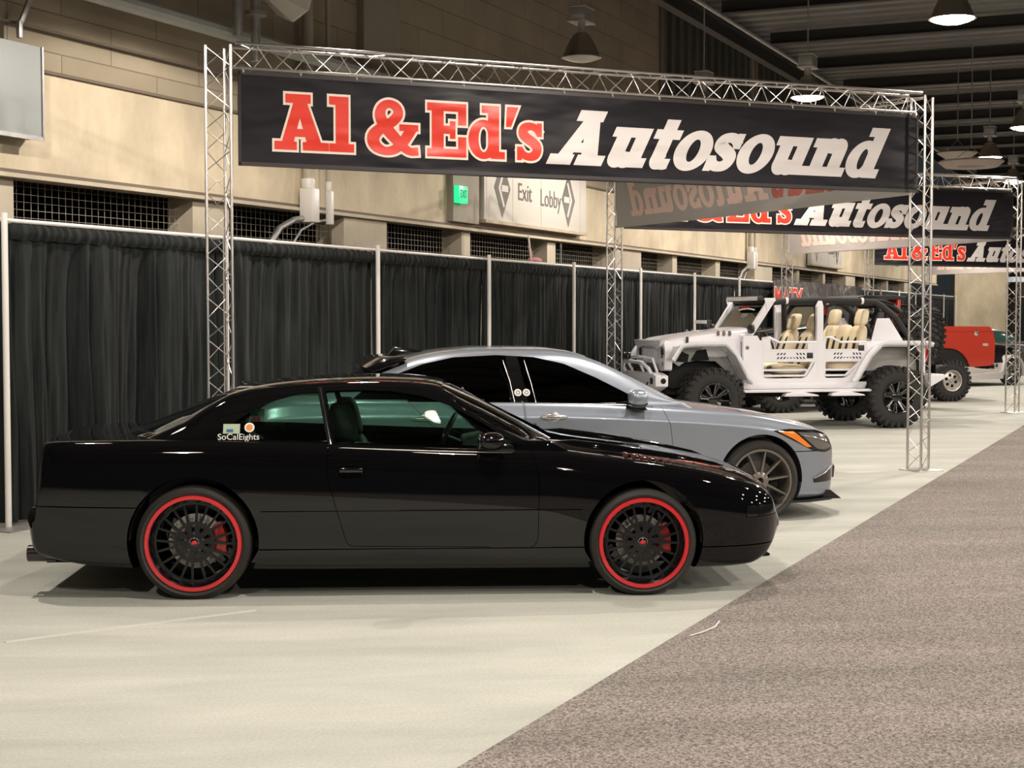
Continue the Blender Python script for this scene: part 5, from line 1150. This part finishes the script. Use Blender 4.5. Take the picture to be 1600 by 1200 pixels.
def jeep(loc, rz, paint, label, seatm, main=True):
    e = empty('offroad_car', loc, rz, label, 'car'); P = paint
    hw = .79; R = .47
    # tub sides with door openings
    side = [(-.56, .78), (-.56, 1.32), (2.28, 1.36), (2.50, 1.36), (2.50, .64), (.42, .62), (.42, .70)]
    side = [(-.56, .80), (-.56, 1.315), (.42, 1.315), (2.16, 1.33), (2.20, 1.40), (2.42, 1.40), (2.42, .62), (.30, .60), (.25, .80)]
    arch = [(.62, .40), (.56, .75), (.36, 1.10), (.20, 1.22), (-.38, 1.22), (-.49, 1.12), (-.495, .40)]
    fo = rounded([(1.27, 1.6), (1.27, .98), (1.42, .76), (2.10, .76), (2.10, 1.6)], .06); ro_ = rounded([(.42, 1.6), (.42, 1.14), (.74, .76), (1.12, .76), (1.12, 1.6)], .06)
    for s in (-1, 1):
        b = MB(); b.prism(side, s * (hw - .06), s * hw, 'y'); me = b.mesh('s'); ops = []
        for q in (arch, fo, ro_): c = MB(); c.prism(q, -2, 2, 'y'); ops.append(('DIFFERENCE', c))
        part(boolean(me, ops), 'side_panel', P, e)
        b = MB(); b.prism(rounded([(.33, 1.31), (.235, 1.655), (.045, 1.66), (-.19, 1.315)], .015), s * (hw - .05), s * (hw - .01), 'y'); b.build('rear_quarter_panel', P, e, bevel=.006)
        # centre post
        b = MB(); b.prism([(1.135, .75), (1.135, 1.83), (1.16, 1.92), (1.20, 1.92), (1.245, 1.84), (1.245, .75)], s * (hw - .07), s * (hw + .005), 'y'); b.build('centre_post', P, e, bevel=.01)
        # tube doors
        for (x0, x1, cut) in ((1.27, 2.11, .16), (.43, 1.11, .34)):
            d = MB(); yy = s * (hw - .01); r = .018
            d.tube([(x1, yy, .80), (x1, yy, 1.37), (x1 - .10, yy, 1.375), (x1 - .26, yy, 1.30), (x0, yy, 1.30)], r, 8); d.tube([(x1, yy, 1.18), (x0, yy, 1.18)], r, 8)
            d.tube([(x0, yy, 1.30), (x0, yy, 1.02 + cut * .2), (x0 + cut, yy, .80), (x1, yy, .80)], r, 8)
            d.tube([(x1, yy, 1.02), (x0, yy, 1.02)], r, 8); d.tube([(x1, yy, .885), (x0 + cut * .8, yy, .885)], r, 8)
            o = d.build('tube_door', P, e, smooth=60)
            d = MB(); d.prism([(x0, 1.02), (x1, 1.02), (x1, 1.18), (x0 + .12, 1.18), (x0 + .12, 1.30), (x0, 1.30)], yy - s * .012, yy + s * .012, 'y')
            if x0 > 1: d.prism([(x1 - .12, 1.18), (x1, 1.18), (x1, 1.36), (x1 - .12, 1.36)], yy - s * .012, yy + s * .012, 'y')
            d.build('door_panel', P, o, smooth=0)
            d = MB(); cx = (x0 + x1) / 2 - .03
            for row, zz in ((0, 1.125), (1, 1.065)):
                for k in range(9):
                    t = k - 4
                    if row == 0 and abs(t) < 2: continue
                    xx = cx + t * .052; sk = -.012 * np.sign(t); hh = .016 if abs(t) > 1 else .008
                    d.prism([(xx - .012 - sk, zz - hh), (xx + .012 - sk, zz - hh), (xx + .012 + sk, zz + hh), (xx - .012 + sk, zz + hh)], yy + s * .0125, yy + s * .014, 'y')
            hz = 1.10 if x0 > 1 else 1.21
            d.build('door_slots', M_UNDER, o, smooth=0)
            d = MB(); d.box((x0 + .085, yy + s * .015, hz), (.10, .01, .085)); d.build('door_latch', M_BLACKTRIM, o, bevel=.005)
        # rocker and steps
        b = MB(); b.span((.42, s * .72, .60), (2.42, s * (hw + .01), .70)); b.prism([(.40, .60), (2.50, .60), (2.46, .56), (.44, .56)], s * .80, s * .98, 'y'); b.build('rocker_bar', P, e, bevel=.008)
        b = MB()
        for x0 in (.55, 1.30): b.prism([(x0, .50), (x0 + .55, .50), (x0 + .52, .545), (x0 + .30, .575), (x0 + .02, .52)], s * .86, s * 1.02, 'y')
        b.build('side_step', P, e, bevel=.006)
        # fenders
        ff = [(3.56, 1.03), (3.44, 1.22), (3.28, 1.25), (2.78, 1.25), (2.62, 1.10), (2.44, .76), (2.36, .68)]
        flare(e, ff, s * .55, s * .99, P, 'front_fender', .03, .07)
        rf = [(.66, .70), (.42, 1.08), (.27, 1.22), (.18, 1.25), (-.50, 1.25), (-.58, 1.22)]
        flare(e, rf[::-1][::-1], s * .70, s * .99, P, 'rear_fender', -.03, -.06) if False else flare(e, list(reversed([(x_, z_) for x_, z_ in rf]))[::-1], s * .70, s * .99, P, 'rear_fender', .03, .07)
        b = MB(); b.prism([(2.42, .7), (2.62, 1.08), (2.80, 1.22), (3.28, 1.22), (3.42, 1.18), (3.50, 1.03), (3.38, .95), (3.30, 1.0), (3.12, 1.03), (2.80, 1.02), (2.60, .85), (2.48, .66)], s * .60, s * .63, 'y'); b.build('inner_liner', M_LINER, e, smooth=0)
        b = MB(); b.prism([(2.9, 1.03), (3.2, 1.03), (3.1, 1.18), (2.95, 1.2)], s * .631, s * .636, 'y'); b.prism([(3.24, 1.0), (3.42, 1.02), (3.34, 1.17), (3.22, 1.12)], s * .631, s * .636, 'y'); b.build('liner_cutouts', M_UNDER, e, smooth=0)
        b = MB(); b.prism([(.60, .66), (.40, 1.05), (.25, 1.2), (-.48, 1.2), (-.50, .84), (.2, .84)], s * .60, s * .63, 'y'); b.build('inner_liner', M_LINER, e, smooth=0)
        # wheels
        offroad_wheel(e, 0, s * .84, R - .004, R, .245, .34, s); offroad_wheel(e, 2.95, s * .84, R - .004, R, .245, .34, s, rz=0)
        # hood latch, badge text, filler
        b = MB(); b.box((3.25, s * .64, 1.335), (.04, .02, .10)); b.build('hood_latch', M_BLACKTRIM, e, bevel=.005)
        b = MB(); b.cyl((2.36, s * (hw), 1.22), (2.36, s * (hw + .006), 1.22), .028, 16); b.build('round_badge', mat('badge_grey', (.15, .15, .16), .4), e)
        b = MB()
        for x0 in (2.58, 2.67, 2.76): b.ellipsoid((x0 + .01, s * (.665 - .03 * (x0 - 2.5)), 1.435), (.028, .012, .045), 12, 8)
        b.build('hood_vent', mat('vent_grey', (.16, .13, .12), .5), e, smooth=60)
    if main:
        text_part('RUBICON', .055, mat('badge_grey'), 'side_lettering', e, frame((-1, 0, 0), (0, 0, 1), (0, 1, 0), (2.60, hw + .001, .93)), extrude=.001)
    b = MB(); b.span((.3, -.74, .60), (2.45, .74, .66)); b.span((-.52, -.74, .80), (.4, .74, .86)); b.span((-.56, -.74, .66), (-.50, .74, 1.31)); b.span((2.30, -.74, .62), (2.40, .74, 1.38)); b.build('tub_floor', M_CAGE, e, smooth=0)
    b = MB(); b.span((-.59, -.72, .78), (-.555, .72, 1.30)); b.build('tailgate', P, e, bevel=.008)
    # scuttle and hood
    def hoodhalf(x):
        t = (3.58 - x) / 1.3; w = .60 + .07 * max(0, min(1, t)); zt_ = 1.35 + .175 * max(0, t) ** .8 if t > 0 else 1.35; zt_ -= .05 * max(0, (x - 3.48) / .1) ** 2; zl = 1.30 + .04 * max(0, t)
        return [(0, zl - .25), (w * .9, zl - .25), (w, zl - .25), (w, zl - .2), (w, zl), (w - .01, zt_ - .065), (w - .04, zt_ - .028), (w * .6, zt_ - .004), (w * .3, zt_), (0, zt_)]
    b = loft(stations(2.26, 3.58, .08, ((3.4, 3.58, .02),)), hoodhalf, 26); part(b.mesh('h'), 'hood', P, e, 40)
    b = MB(); b.span((2.30, -.69, 1.30), (2.44, .69, 1.42)); b.build('scuttle', P, e, bevel=.02)
    # grille with seven slots
    gp = rounded([(-.62, .88), (-.66, 1.18), (-.58, 1.335), (.58, 1.335), (.66, 1.18), (.62, .88)], .05)
    b = MB(); b.prism(gp, 3.48, 3.60, 'x'); me = b.mesh('g'); ops = []
    for k in range(7): c = MB(); c.span((3.55, (k - 3) * .092 - .028, .93), (3.7, (k - 3) * .092 + .028, 1.20)); ops.append(('DIFFERENCE', c))
    for s in (-1, 1): c = MB(); c.cyl((3.55, s * .50, 1.15), (3.7, s * .50, 1.15), .095, 28); ops.append(('DIFFERENCE', c)); c = MB(); c.cyl((3.56, s * .52, .98), (3.7, s * .52, .98), .045, 20); ops.append(('DIFFERENCE', c))
    g = part(boolean(me, ops), 'grille', P, e)
    b = MB(); b.prism([(-.62, 1.33), (.62, 1.33), (.56, 1.25), (.42, 1.20), (.20, 1.235), (-.20, 1.235), (-.42, 1.20), (-.56, 1.25)], 3.58, 3.66, 'x'); b.build('grille_brow', P, g, bevel=.01)
    for s in (-1, 1):
        b = MB(); b.cyl((3.555, s * .50, 1.15), (3.59, s * .50, 1.15), .088, 24); b.build('headlight', mat('dark_headlight', (.05, .05, .055), .1, coat=1), e)
        b = MB(); b.cyl((3.565, s * .52, .98), (3.59, s * .52, .98), .04, 18); b.build('turn_signal', mat('smoked_lens', (.10, .05, .02), .15, coat=1), e)
    # engine bay mass, chassis, axles
    b = MB(); b.span((2.4, -.50, .62), (3.48, .50, 1.12)); b.span((-.5, -.42, .52), (3.5, -.32, .64)); b.span((-.5, .32, .52), (3.5, .42, .64))
    for x in (0, 2.95): b.cyl((x, -.75, .45), (x, .75, .45), .05, 10); b.ellipsoid((x, .1, .45), (.16, .18, .16))
    b.cyl((.2, 0, .45), (2.7, .1, .5), .035, 8); b.build('chassis', M_UNDER, e, smooth=40)
    # bumper, bull bar, winch
    b = MB(); b.prism([(-.86, .66), (-.86, .82), (-.6, .86), (.6, .86), (.86, .82), (.86, .66), (.5, .56), (-.5, .56)], 3.62, 3.82, 'x'); b.prism([(-.5, .56), (.5, .56), (.3, .50), (-.3, .50)], 3.62, 3.78, 'x'); bp = b.build('front_bumper', P, e, bevel=.015)
    b = MB()
    for s in (-1, 1): b.cyl((3.815, s * .70, .74), (3.835, s * .70, .74), .05, 16); b.cyl((3.70, s * .855, .74), (3.70, s * .865, .74), .042, 12)
    b.build('fog_light', M_GLOSSBLACK, bp)
    b = MB(); 
    for s in (-1, 1): b.prism([(s * .35, .60), (s * .42, .60), (s * .56, .72), (s * .50, .72)], 3.818, 3.824, 'x')
    b.build('bumper_slots', M_UNDER, bp, smooth=0)
    b = MB(); b.tube([(3.78, -.62, .80), (3.84, -.60, .92), (3.88, -.42, 1.0), (3.90, 0, 1.01), (3.88, .42, 1.0), (3.84, .60, .92), (3.78, .62, .80)], .030, 10); b.tube([(3.78, -.25, .84), (3.87, -.28, 1.0)], .022, 8); b.tube([(3.78, .25, .84), (3.87, .28, 1.0)], .022, 8)
    b.tube([(3.66, -.5, .84), (3.74, -.50, 1.06), (3.76, 0, 1.08), (3.74, .5, 1.06), (3.66, .5, .84)], .022, 8); b.build('bull_bar', P if main else M_GLOSSBLACK, e, smooth=60)
    b = MB(); b.cyl((3.72, -.22, .91), (3.72, .22, .91), .055, 16); b.box((3.72, -.27, .91), (.14, .1, .16)); b.box((3.72, .27, .91), (.14, .1, .16)); b.build('winch', M_BLACKTRIM, e, smooth=40)
    for y in (-.42, -.20): 
        b = MB(); b.ellipsoid((3.90, y, 1.09), (.05, .065, .06), 14, 10, p=3); b.cyl((3.88, y, 1.0), (3.88, y, 1.05), .012, 6); b.build('spot_light', M_GLOSSBLACK, e, smooth=60)
    # windshield
    zb_, zt_ = 1.42, 1.90; xb, xt = 2.31, 1.95
    for s in (-1, 1):
        b = MB(); y = s * .70; b.prism([(xb + .05, zb_ - .02), (xb - .06, zb_ - .02), (xt - .05, zt_ + .02), (xt + .05, zt_ + .04)], y - s * .03, y + s * .05, 'y')
        b.prism([(xt + .08, zt_ - .16), (xt + .01, zt_ - .02), (xt - .06, zt_ + .02), (xt - .04, zt_ + .06), (xt + .13, zt_ + .06)], y + s * .052, y + s * .062, 'y')
        b.build('windshield_post', P, e, bevel=.008)
    b = MB(); b.prism([(xt + .05, zt_ - .02), (xt - .05, zt_ - .03), (xt - .06, zt_ + .03), (xt + .04, zt_ + .04)], -.68, .68, 'y'); b.build('windshield_header', M_CAGE, e, bevel=.008)
    gx = lambda z: xb + (xt - xb) * (z - zb_) / (zt_ - zb_)
    b = MB(); b.prism([(gx(1.42) - .003, 1.42), (gx(1.42) + .003, 1.42), (gx(1.88) + .003, 1.88), (gx(1.88) - .003, 1.88)], -.66, .66, 'y'); b.build('windshield', mat_olive, e, smooth=0)
    if main:
        sl = math.atan2(xb - xt, zt_ - zb_); FW = frame((0, 1, 0), (-math.sin(sl), 0, math.cos(sl)), (math.cos(sl), 0, math.sin(sl)), (gx(1.70) + .012, .06, 1.70))
        text_part('ROJO', .10, M_WHITEPRINT, 'windshield_lettering', e, FW, extrude=.001, shear=.3)
        b = MB(); 
        for k in range(10): t = k / 9; t2 = (k + 1) / 9; zc = lambda q: 1.775 + .02 * math.sin(q * math.pi); yk = lambda q: -.30 + .62 * q; b.add([(gx(zc(t)) + .012, yk(t), zc(t)), (gx(zc(t2)) + .012, yk(min(t2, 1)), zc(t2)), (gx(zc(t2) + .018) + .012, yk(min(t2, 1)), zc(t2) + .018), (gx(zc(t) + .018) + .012, yk(t), zc(t) + .018)], [(0, 1, 2, 3)]) if k < 9 else None
        b.build('windshield_stripe', M_WHITEPRINT, e, smooth=0, fix=False)
        FW2 = frame((0, 1, 0), (-math.sin(sl), 0, math.cos(sl)), (math.cos(sl), 0, math.sin(sl)), (gx(1.825) + .012, -.12, 1.825)); text_part("Al & Ed's", .085, M_RED, 'windshield_lettering', e, FW2, extrude=.001)
        b = MB(); b.box((xt + .13, 0, zt_ + .055), (.09, 1.22, .085)); lb = b.build('light_bar', M_BLACKTRIM, e, bevel=.01)
        b = MB(); b.span((xt + .176, -.60, zt_ + .025), (xt + .182, .60, zt_ + .085)); b.build('light_bar_lens', mat('led_lens', (.85, .83, .80), .25, noise=(40, .2)), lb, smooth=0)
        b = MB(); b.box((2.62, -.33, 1.60), (.08, .50, .065)); b.cyl((2.5, -.33, 1.5), (2.62, -.33, 1.58), .02, 8); lb = b.build('light_bar', M_BLACKTRIM, e, bevel=.008)
        b = MB(); b.span((2.662, -.57, 1.575), (2.668, -.09, 1.625)); b.build('light_bar_lens', mat('led_lens'), lb, smooth=0)
        for yy in (.78, -.80): b = MB(); b.ellipsoid((2.30, yy, 1.50), (.04, .09, .07), 14, 8, p=3); b.build('mirror', M_BLACKTRIM, e, smooth=60)
    # cage
    b = MB(); r = .048
    for s in (-1, 1):
        y = s * .60
        b.tube([(xt - .02, y, zt_ - .01), (1.7, y, zt_ + .015), (1.2, y, zt_ + .03), (.5, y, zt_ + .02), (.20, y, zt_ + .0), (.08, y, zt_ - .06), (-.15, y, 1.66), (-.42, y, 1.32), (-.5, y, 1.0)], r, 10)
        b.tube([(1.16, y, zt_ + .02), (1.15, y, 1.4), (1.15, y, .7)], r * .9, 10); b.tube([(xt, y, zt_ - .05), (2.20, y, 1.40), (2.25, y, .9)], r * .6, 8)
    for x, z in ((1.18, zt_ + .02), (.20, zt_ - .01)): b.tube([(x, -.6, z), (x, .6, z)], r, 10)
    b.build('roll_cage', M_CAGE, e, smooth=60)
    b = MB()
    for x in (1.66, .42): 
        for s in (-1, 1): b.lathe([(.052, -.02), (.052, .02)], 14, 'x', (x, s * .60, zt_ + .02))
    b.build('cage_clamp', M_WHITEPRINT, e, smooth=60, fix=False)
    if not main:
        b = MB(); b.prism([(.1, 1.90), (.3, 1.99), (1.2, 2.02), (1.9, 1.97), (2.0, 1.93), (1.2, 1.97), (.3, 1.94)], -.66, .66, 'y'); b.build('soft_top', M_CAGE, e, bevel=.01)
    # seats, dash, wheel
    sm = seatm; sd = M_CAGE
    for s in (-1, 1):
        q = seat(e, 1.33, s * .36, .92, sm, h=.55, w=.52, lean=.34); b = MB(); q2 = MB()
        for dx in (-.11, .11): q2.ellipsoid((.075, dx, .24), (.03, .035, .22), 10, 8, p=3)
        b.add([(1.33 + v[0] - v[2] * math.tan(.34), s * .36 + v[1], .92 + v[2]) for v in q2.v], q2.f); b.build('seat_stripe', sd, q, smooth=60)
    for y in (-.46, 0, .46):
        q = seat(e, .50, y, .98, sm, h=.56, w=.43, lean=.22, head=abs(y) > .1); b = MB(); q2 = MB()
        for dx in (-.12, .12): q2.ellipsoid((.078, dx, .20), (.03, .03, .2), 10, 8, p=3)
        b.add([(.50 + v[0] - v[2] * math.tan(.22), y + v[1], .98 + v[2]) for v in q2.v], q2.f); b.build('seat_stripe', sd, q, smooth=60)
    b = MB(); b.prism([(2.05, 1.02), (2.0, 1.30), (2.10, 1.38), (2.35, 1.40), (2.35, .9)], -.70, .70, 'y'); b.build('dashboard', M_CAGE, e, bevel=.02)
    b = MB(); q = [(1.86 + math.sin(2 * math.pi * i / 24) * .07, .36 + math.cos(2 * math.pi * i / 24) * .18, 1.28 + math.sin(2 * math.pi * i / 24) * .16) for i in range(24)]; b.tube(q, .014, 8, closed=True); b.cyl((1.86, .36, 1.28), (2.1, .36, 1.18), .03, 10); b.build('steering_wheel', M_BLACKTRIM, e, smooth=60)
    # rear: bumper, lights, spare
    b = MB(); b.prism([(-.56, .62), (-.80, .66), (-.82, .80), (-.56, .82)], -.62, .62, 'y'); b.prism([(-.60, .60), (-.86, .74), (-.86, .80), (-.60, .82)], .55, .86, 'y'); b.prism([(-.60, .60), (-.86, .74), (-.86, .80), (-.60, .82)], -.55, -.86, 'y'); b.build('rear_bumper', P, e, bevel=.01)
    for s in (-1, 1):
        b = MB(); b.box((-.60, s * .70, 1.12), (.05, .12, .24)); b.build('tail_light', mat('red_tail_light'), e, bevel=.01)
    b = MB(); b.cyl((-.33, hw, 1.16), (-.33, hw + .01, 1.16), .085, 20); b.build('fuel_filler', M_BLACKTRIM, e)
    b = MB(); b.box((-.62, 0, 1.2), (.12, .3, .3)); b.build('spare_carrier', M_BLACKTRIM, e, bevel=.01)
    w = offroad_wheel(e, -.80 if main else -.86, .0, 1.30 if main else 1.38, .47, .245, .33, 1, rz=math.radians(90), name='spare_wheel')
    if not main:                                       # short two-door version: the cabin is half a metre shorter
        for ch in e.children:
            if ch.type == 'MESH':
                for v in ch.data.vertices:
                    x = v.co.x; v.co.x = x if x < .4 else (.4 + (x - .4) * (1.27 / 1.8) if x < 2.2 else x - .53)
            elif ch.location.x > 2: ch.location.x -= .53
    return e
mat_olive = glass_mat('olive_glass', (.50, .54, .42))
JR = math.radians(194)
jeep((5.59, 24.13, 0), JR, M_WHITE, 'white open-top off-road car with tube doors and cream seats', M_CREAM, True)
jeep((6.83, 28.3, 0), JR, mat('black_offroad_paint', (.008, .008, .009), .3, coat=.8), 'black off-road car mostly hidden behind the white open-top one', mat('grey_seat', (.06, .06, .06), .7), False)
# ---------------- orange half-cab off-roader ----------------
def orange():
    e = empty('offroad_car', (8.48, 31.38, 0), JR, 'orange-red slab-sided off-roader with silver wheel, only its tail showing', 'car')
    P = mat('orange_red_paint', (0.42, 0.026, 0.008), .3, coat=.9); hw = .82
    sidep = rounded([(-1.04, .78), (-1.05, 1.18), (-1.00, 1.40), (-.93, 1.485), (1.0, 1.485), (2.05, 1.44), (3.05, 1.36), (3.12, 1.30), (3.12, .80), (2.8, .70), (.5, .68), (-.6, .68), (-.95, .70)], .04)
    b = MB(); b.prism(sidep, -hw, hw, 'y'); me = b.mesh('b'); ops = []
    for x, r in ((0, .50), (2.36, .50)):
        c = MB(); c.cyl((x, -2, .56), (x, 2, .56), r, 40); ops.append(('DIFFERENCE', c))
    c = MB(); c.span((-.90, -.74, .95), (2.0, .74, 2)); ops.append(('DIFFERENCE', c))
    part(boolean(me, ops), 'body', P, e)
    b = MB()
    for s in (-1, 1): b.prism([(-1.03, .925), (-.45, .925), (-.45, .955), (-1.03, .955)], s * (hw - .01), s * (hw + .006), 'y'); b.prism([(-.98, 1.385), (2.0, 1.385), (2.0, 1.40), (-.98, 1.40)], s * (hw - .01), s * (hw + .01), 'y')
    b.build('side_moulding', P, e, smooth=0)
    for x in (0, 2.36): b = MB(); b.cyl((x, -.79, .56), (x, .79, .56), .494, 40); b.v = [(v[0], v[1], max(v[2], .70)) for v in b.v]; b.build('wheel_well', M_UNDER, e)
    b = MB(); b.span((-.5, -.6, .5), (2.9, .6, .75))
    for x in (0, 2.36): b.cyl((x, -.75, .42), (x, .75, .42), .06, 10)
    b.build('chassis', M_UNDER, e)
    for s in (-1, 1):
        offroad_wheel(e, 0, s * .86, .416, .42, .205, .30, s, 'silver'); offroad_wheel(e, 2.36, s * .86, .416, .42, .205, .30, s, 'silver')
        b = MB(); b.lathe([(0, .014), (.035, .014), (.05, .004), (.055, 0)], 20, 'y', (-.63, s * hw, 1.36)); 
        if s < 0: b.v = [(v[0], 2 * s * hw - v[1], v[2]) for v in b.v]
        b.build('filler_cap', M_CHROME, e, smooth=50)
        b = MB(); b.box((-.83, s * (hw + .006), 1.12), (.12, .012, .055)); b.build('side_marker', mat('pale_marker', (.45, .36, .26), .3), e, bevel=.004)
        b = MB(); b.prism([(1.03, 1.46), (1.03, 2.02), (1.10, 2.02), (1.12, 1.46)], s * .70, s * .80, 'y'); b.prism([(2.0, 1.42), (1.80, 2.02), (1.86, 2.02), (2.08, 1.42)], s * .70, s * .80, 'y'); b.build('cab_post', P, e, bevel=.01)
        b = MB(); b.box((-1.04, s * .70, 1.2), (.03, .12, .2)); b.build('tail_light', mat('red_tail_light'), e, bevel=.01)
    b = MB(); b.prism([(.92, 2.02), (.90, 2.08), (1.2, 2.11), (1.8, 2.10), (2.0, 2.05), (1.95, 2.0)], -.80, .80, 'y'); b.build('cab_roof', M_CAGE, e, bevel=.015)
    b = MB(); b.span((1.04, -.7, 1.46), (1.08, .7, 1.55)); b.span((1.04, -.7, 1.95), (1.10, .7, 2.02)); b.build('cab_back', P, e)
    b = MB(); b.tube([(.6, -.62, 1.3), (.6, -.62, 1.9), (.6, .62, 1.9), (.6, .62, 1.3)], .03, 8); b.build('roll_bar', M_CAGE, e, smooth=60)
    for s in (-1, 1): seat(e, 1.5, s * .36, .95, M_INTERIOR, h=.55)
    b = MB(); b.span((-1.14, -.8, .62), (-1.05, .8, .74)); b.build('rear_bumper', M_CHROME, e, bevel=.015)
orange()
# ---------------- small cars at the far end ----------------
def far_car(loc, rz, paint, lower, label, hot=False):
    e = empty('show_car', loc, rz, label, 'car'); WB = 2.7
    hz = .14 if hot else 0
    zt = smooth_fn(pchip([(-.85, .55), (-.8, .82 + hz), (-.3, .95 + hz), (.6, .98 + hz), (1.7, .98 + hz), (2.2, .93 + hz), (3.0, .86 + hz), (3.3, .76 + hz), (3.42, .5)]), .03)
    Wm = smooth_fn(pchip([(-.85, .6), (-.6, .80), (0, .86), (1.4, .84), (2.7, .86), (3.1, .8), (3.3, .68), (3.42, .5)]), .03)
    def half(x):
        w, t = Wm(x), zt(x); bz = .22; hh = t - bz; k = .72 if hot else 1
        return [(0, bz), (w * .8, bz), (w - .02, bz + .02), (w, bz + hh * .3), (w, bz + hh * .45), (w * k, bz + hh * .62), (w * k - .02, bz + hh * .88), (w * k * .8, t - .01), (0, t)]
    me = loft(stations(-.85, 3.42, .06), half, 26).mesh('b'); ops = []
    for x in (0, WB):
        for s in (-1, 1): ops.append(('DIFFERENCE', cylinder_y(x, .33, .37, s * .55, s * 1.2, 40)))
    if lower is not None:
        c = MB(); c.span((-2, -2, .56), (5, 2, 2)); top = boolean(me, ops + [('INTERSECT', c)]); c = MB(); c.span((-2, -2, -1), (5, 2, .56)); low = boolean(me, ops + [('INTERSECT', c)])
        part(top, 'body', paint, e); part(low, 'lower_body', lower, e)
        for s in (-1, 1):
            for x in (0, WB):
                q = [(x + math.cos(math.radians(a)) * .42, .33 + math.sin(math.radians(a)) * .42) for a in range(-15, 196, 12)]; b = MB(); qi = [(x + (c_[0] - x) * .86, .33 + (c_[1] - .33) * .86) for c_ in reversed(q)]; b.prism(q + qi, s * .56, s * .90, 'y'); b.build('fender', lower, e, smooth=40)
            b = MB(); b.prism([(.38, .17), (2.3, .17), (2.32, .40), (2.2, .34), (.5, .30)], s * .70, s * .90, 'y'); b.build('running_board', lower, e, bevel=.01)
    else: part(boolean(me, ops), 'body', paint, e)
    zr = smooth_fn(pchip([(-.4, .85 + hz), (0, 1.12 + hz), (.5, 1.28 + hz), (1.0, 1.32 + hz), (1.4, 1.27 + hz), (2.1, .85 + hz)]), .05)
    def gh(x):
        z = zr(x); k = max(0, (1.32 + hz - z) / .4); return [(0, .8), (.5, .8), (.72, .8), (.72, .85), (.70, .9 + hz), (.56 + .1 * k, max(z - .08, .9 + hz)), (.5, z - .02), (.25, z), (0, z)]
    st = stations(-.4, 2.1, .06); full = loft(st, gh, 24).mesh('r'); sw = rounded([(-.15, .98 + hz), (.45, 1.22 + hz), (1.0, 1.26 + hz), (1.35, 1.22 + hz), (1.85, .96 + hz)], .03); c = MB(); c.prism(sw, -2, 2, 'y'); wd = plan_prism([(1.42, -.55), (2.05, -.64), (2.05, .64), (1.42, .55)], .95, 1.6)
    i_ = MB(); i_.span((-.3, -.5, .7), (1.9, .5, 1.2))
    part(boolean(full, [('DIFFERENCE', c), ('DIFFERENCE', wd)]), 'roof', paint, e)
    g = loft(st, lambda x: [(a * .97, b_ - .012 if i > 2 else b_) for i, (a, b_) in enumerate(gh(x))], 24).mesh('g'); part(g, 'windows', mat('dark_green_glass', (.025, .07, .06), .08, coat=1), e)
    for s in (-1, 1):
        for x in (0, WB): spoke_wheel(e, x, s * .78, .322, .328, .24, .22, 6, M_CHROME if hot else M_TITAN, side=s, twin=0, width=.02, disc=False)
        b = MB(); b.ellipsoid((3.25, s * .55, .68 + hz), (.09, .12, .07), 14, 8); b.build('headlight', M_CHROME, e, smooth=60)
        b = MB(); b.ellipsoid((1.75, s * .86, 1.0 + hz), (.05, .08, .05), 12, 8); b.build('mirror', M_CHROME if hot else paint, e, smooth=60)
    b = MB(); b.span((-.6, -.5, .18), (3.1, .5, .3)); b.build('underbody', M_UNDER, e)
far_car((9.58, 36.9, 0), math.radians(34), mat('far_black_paint', (.006, .006, .007), .4, coat=.9), mat('silver_two_tone', (.56, .53, .51), .35, .1, coat=.5), 'two-tone black and silver vintage car behind the orange off-roader', True)
far_car((13.2, 46.0, 0), math.radians(-15), mat('far_black_paint'), None, 'black car at the right edge of the photo, far down the hall')
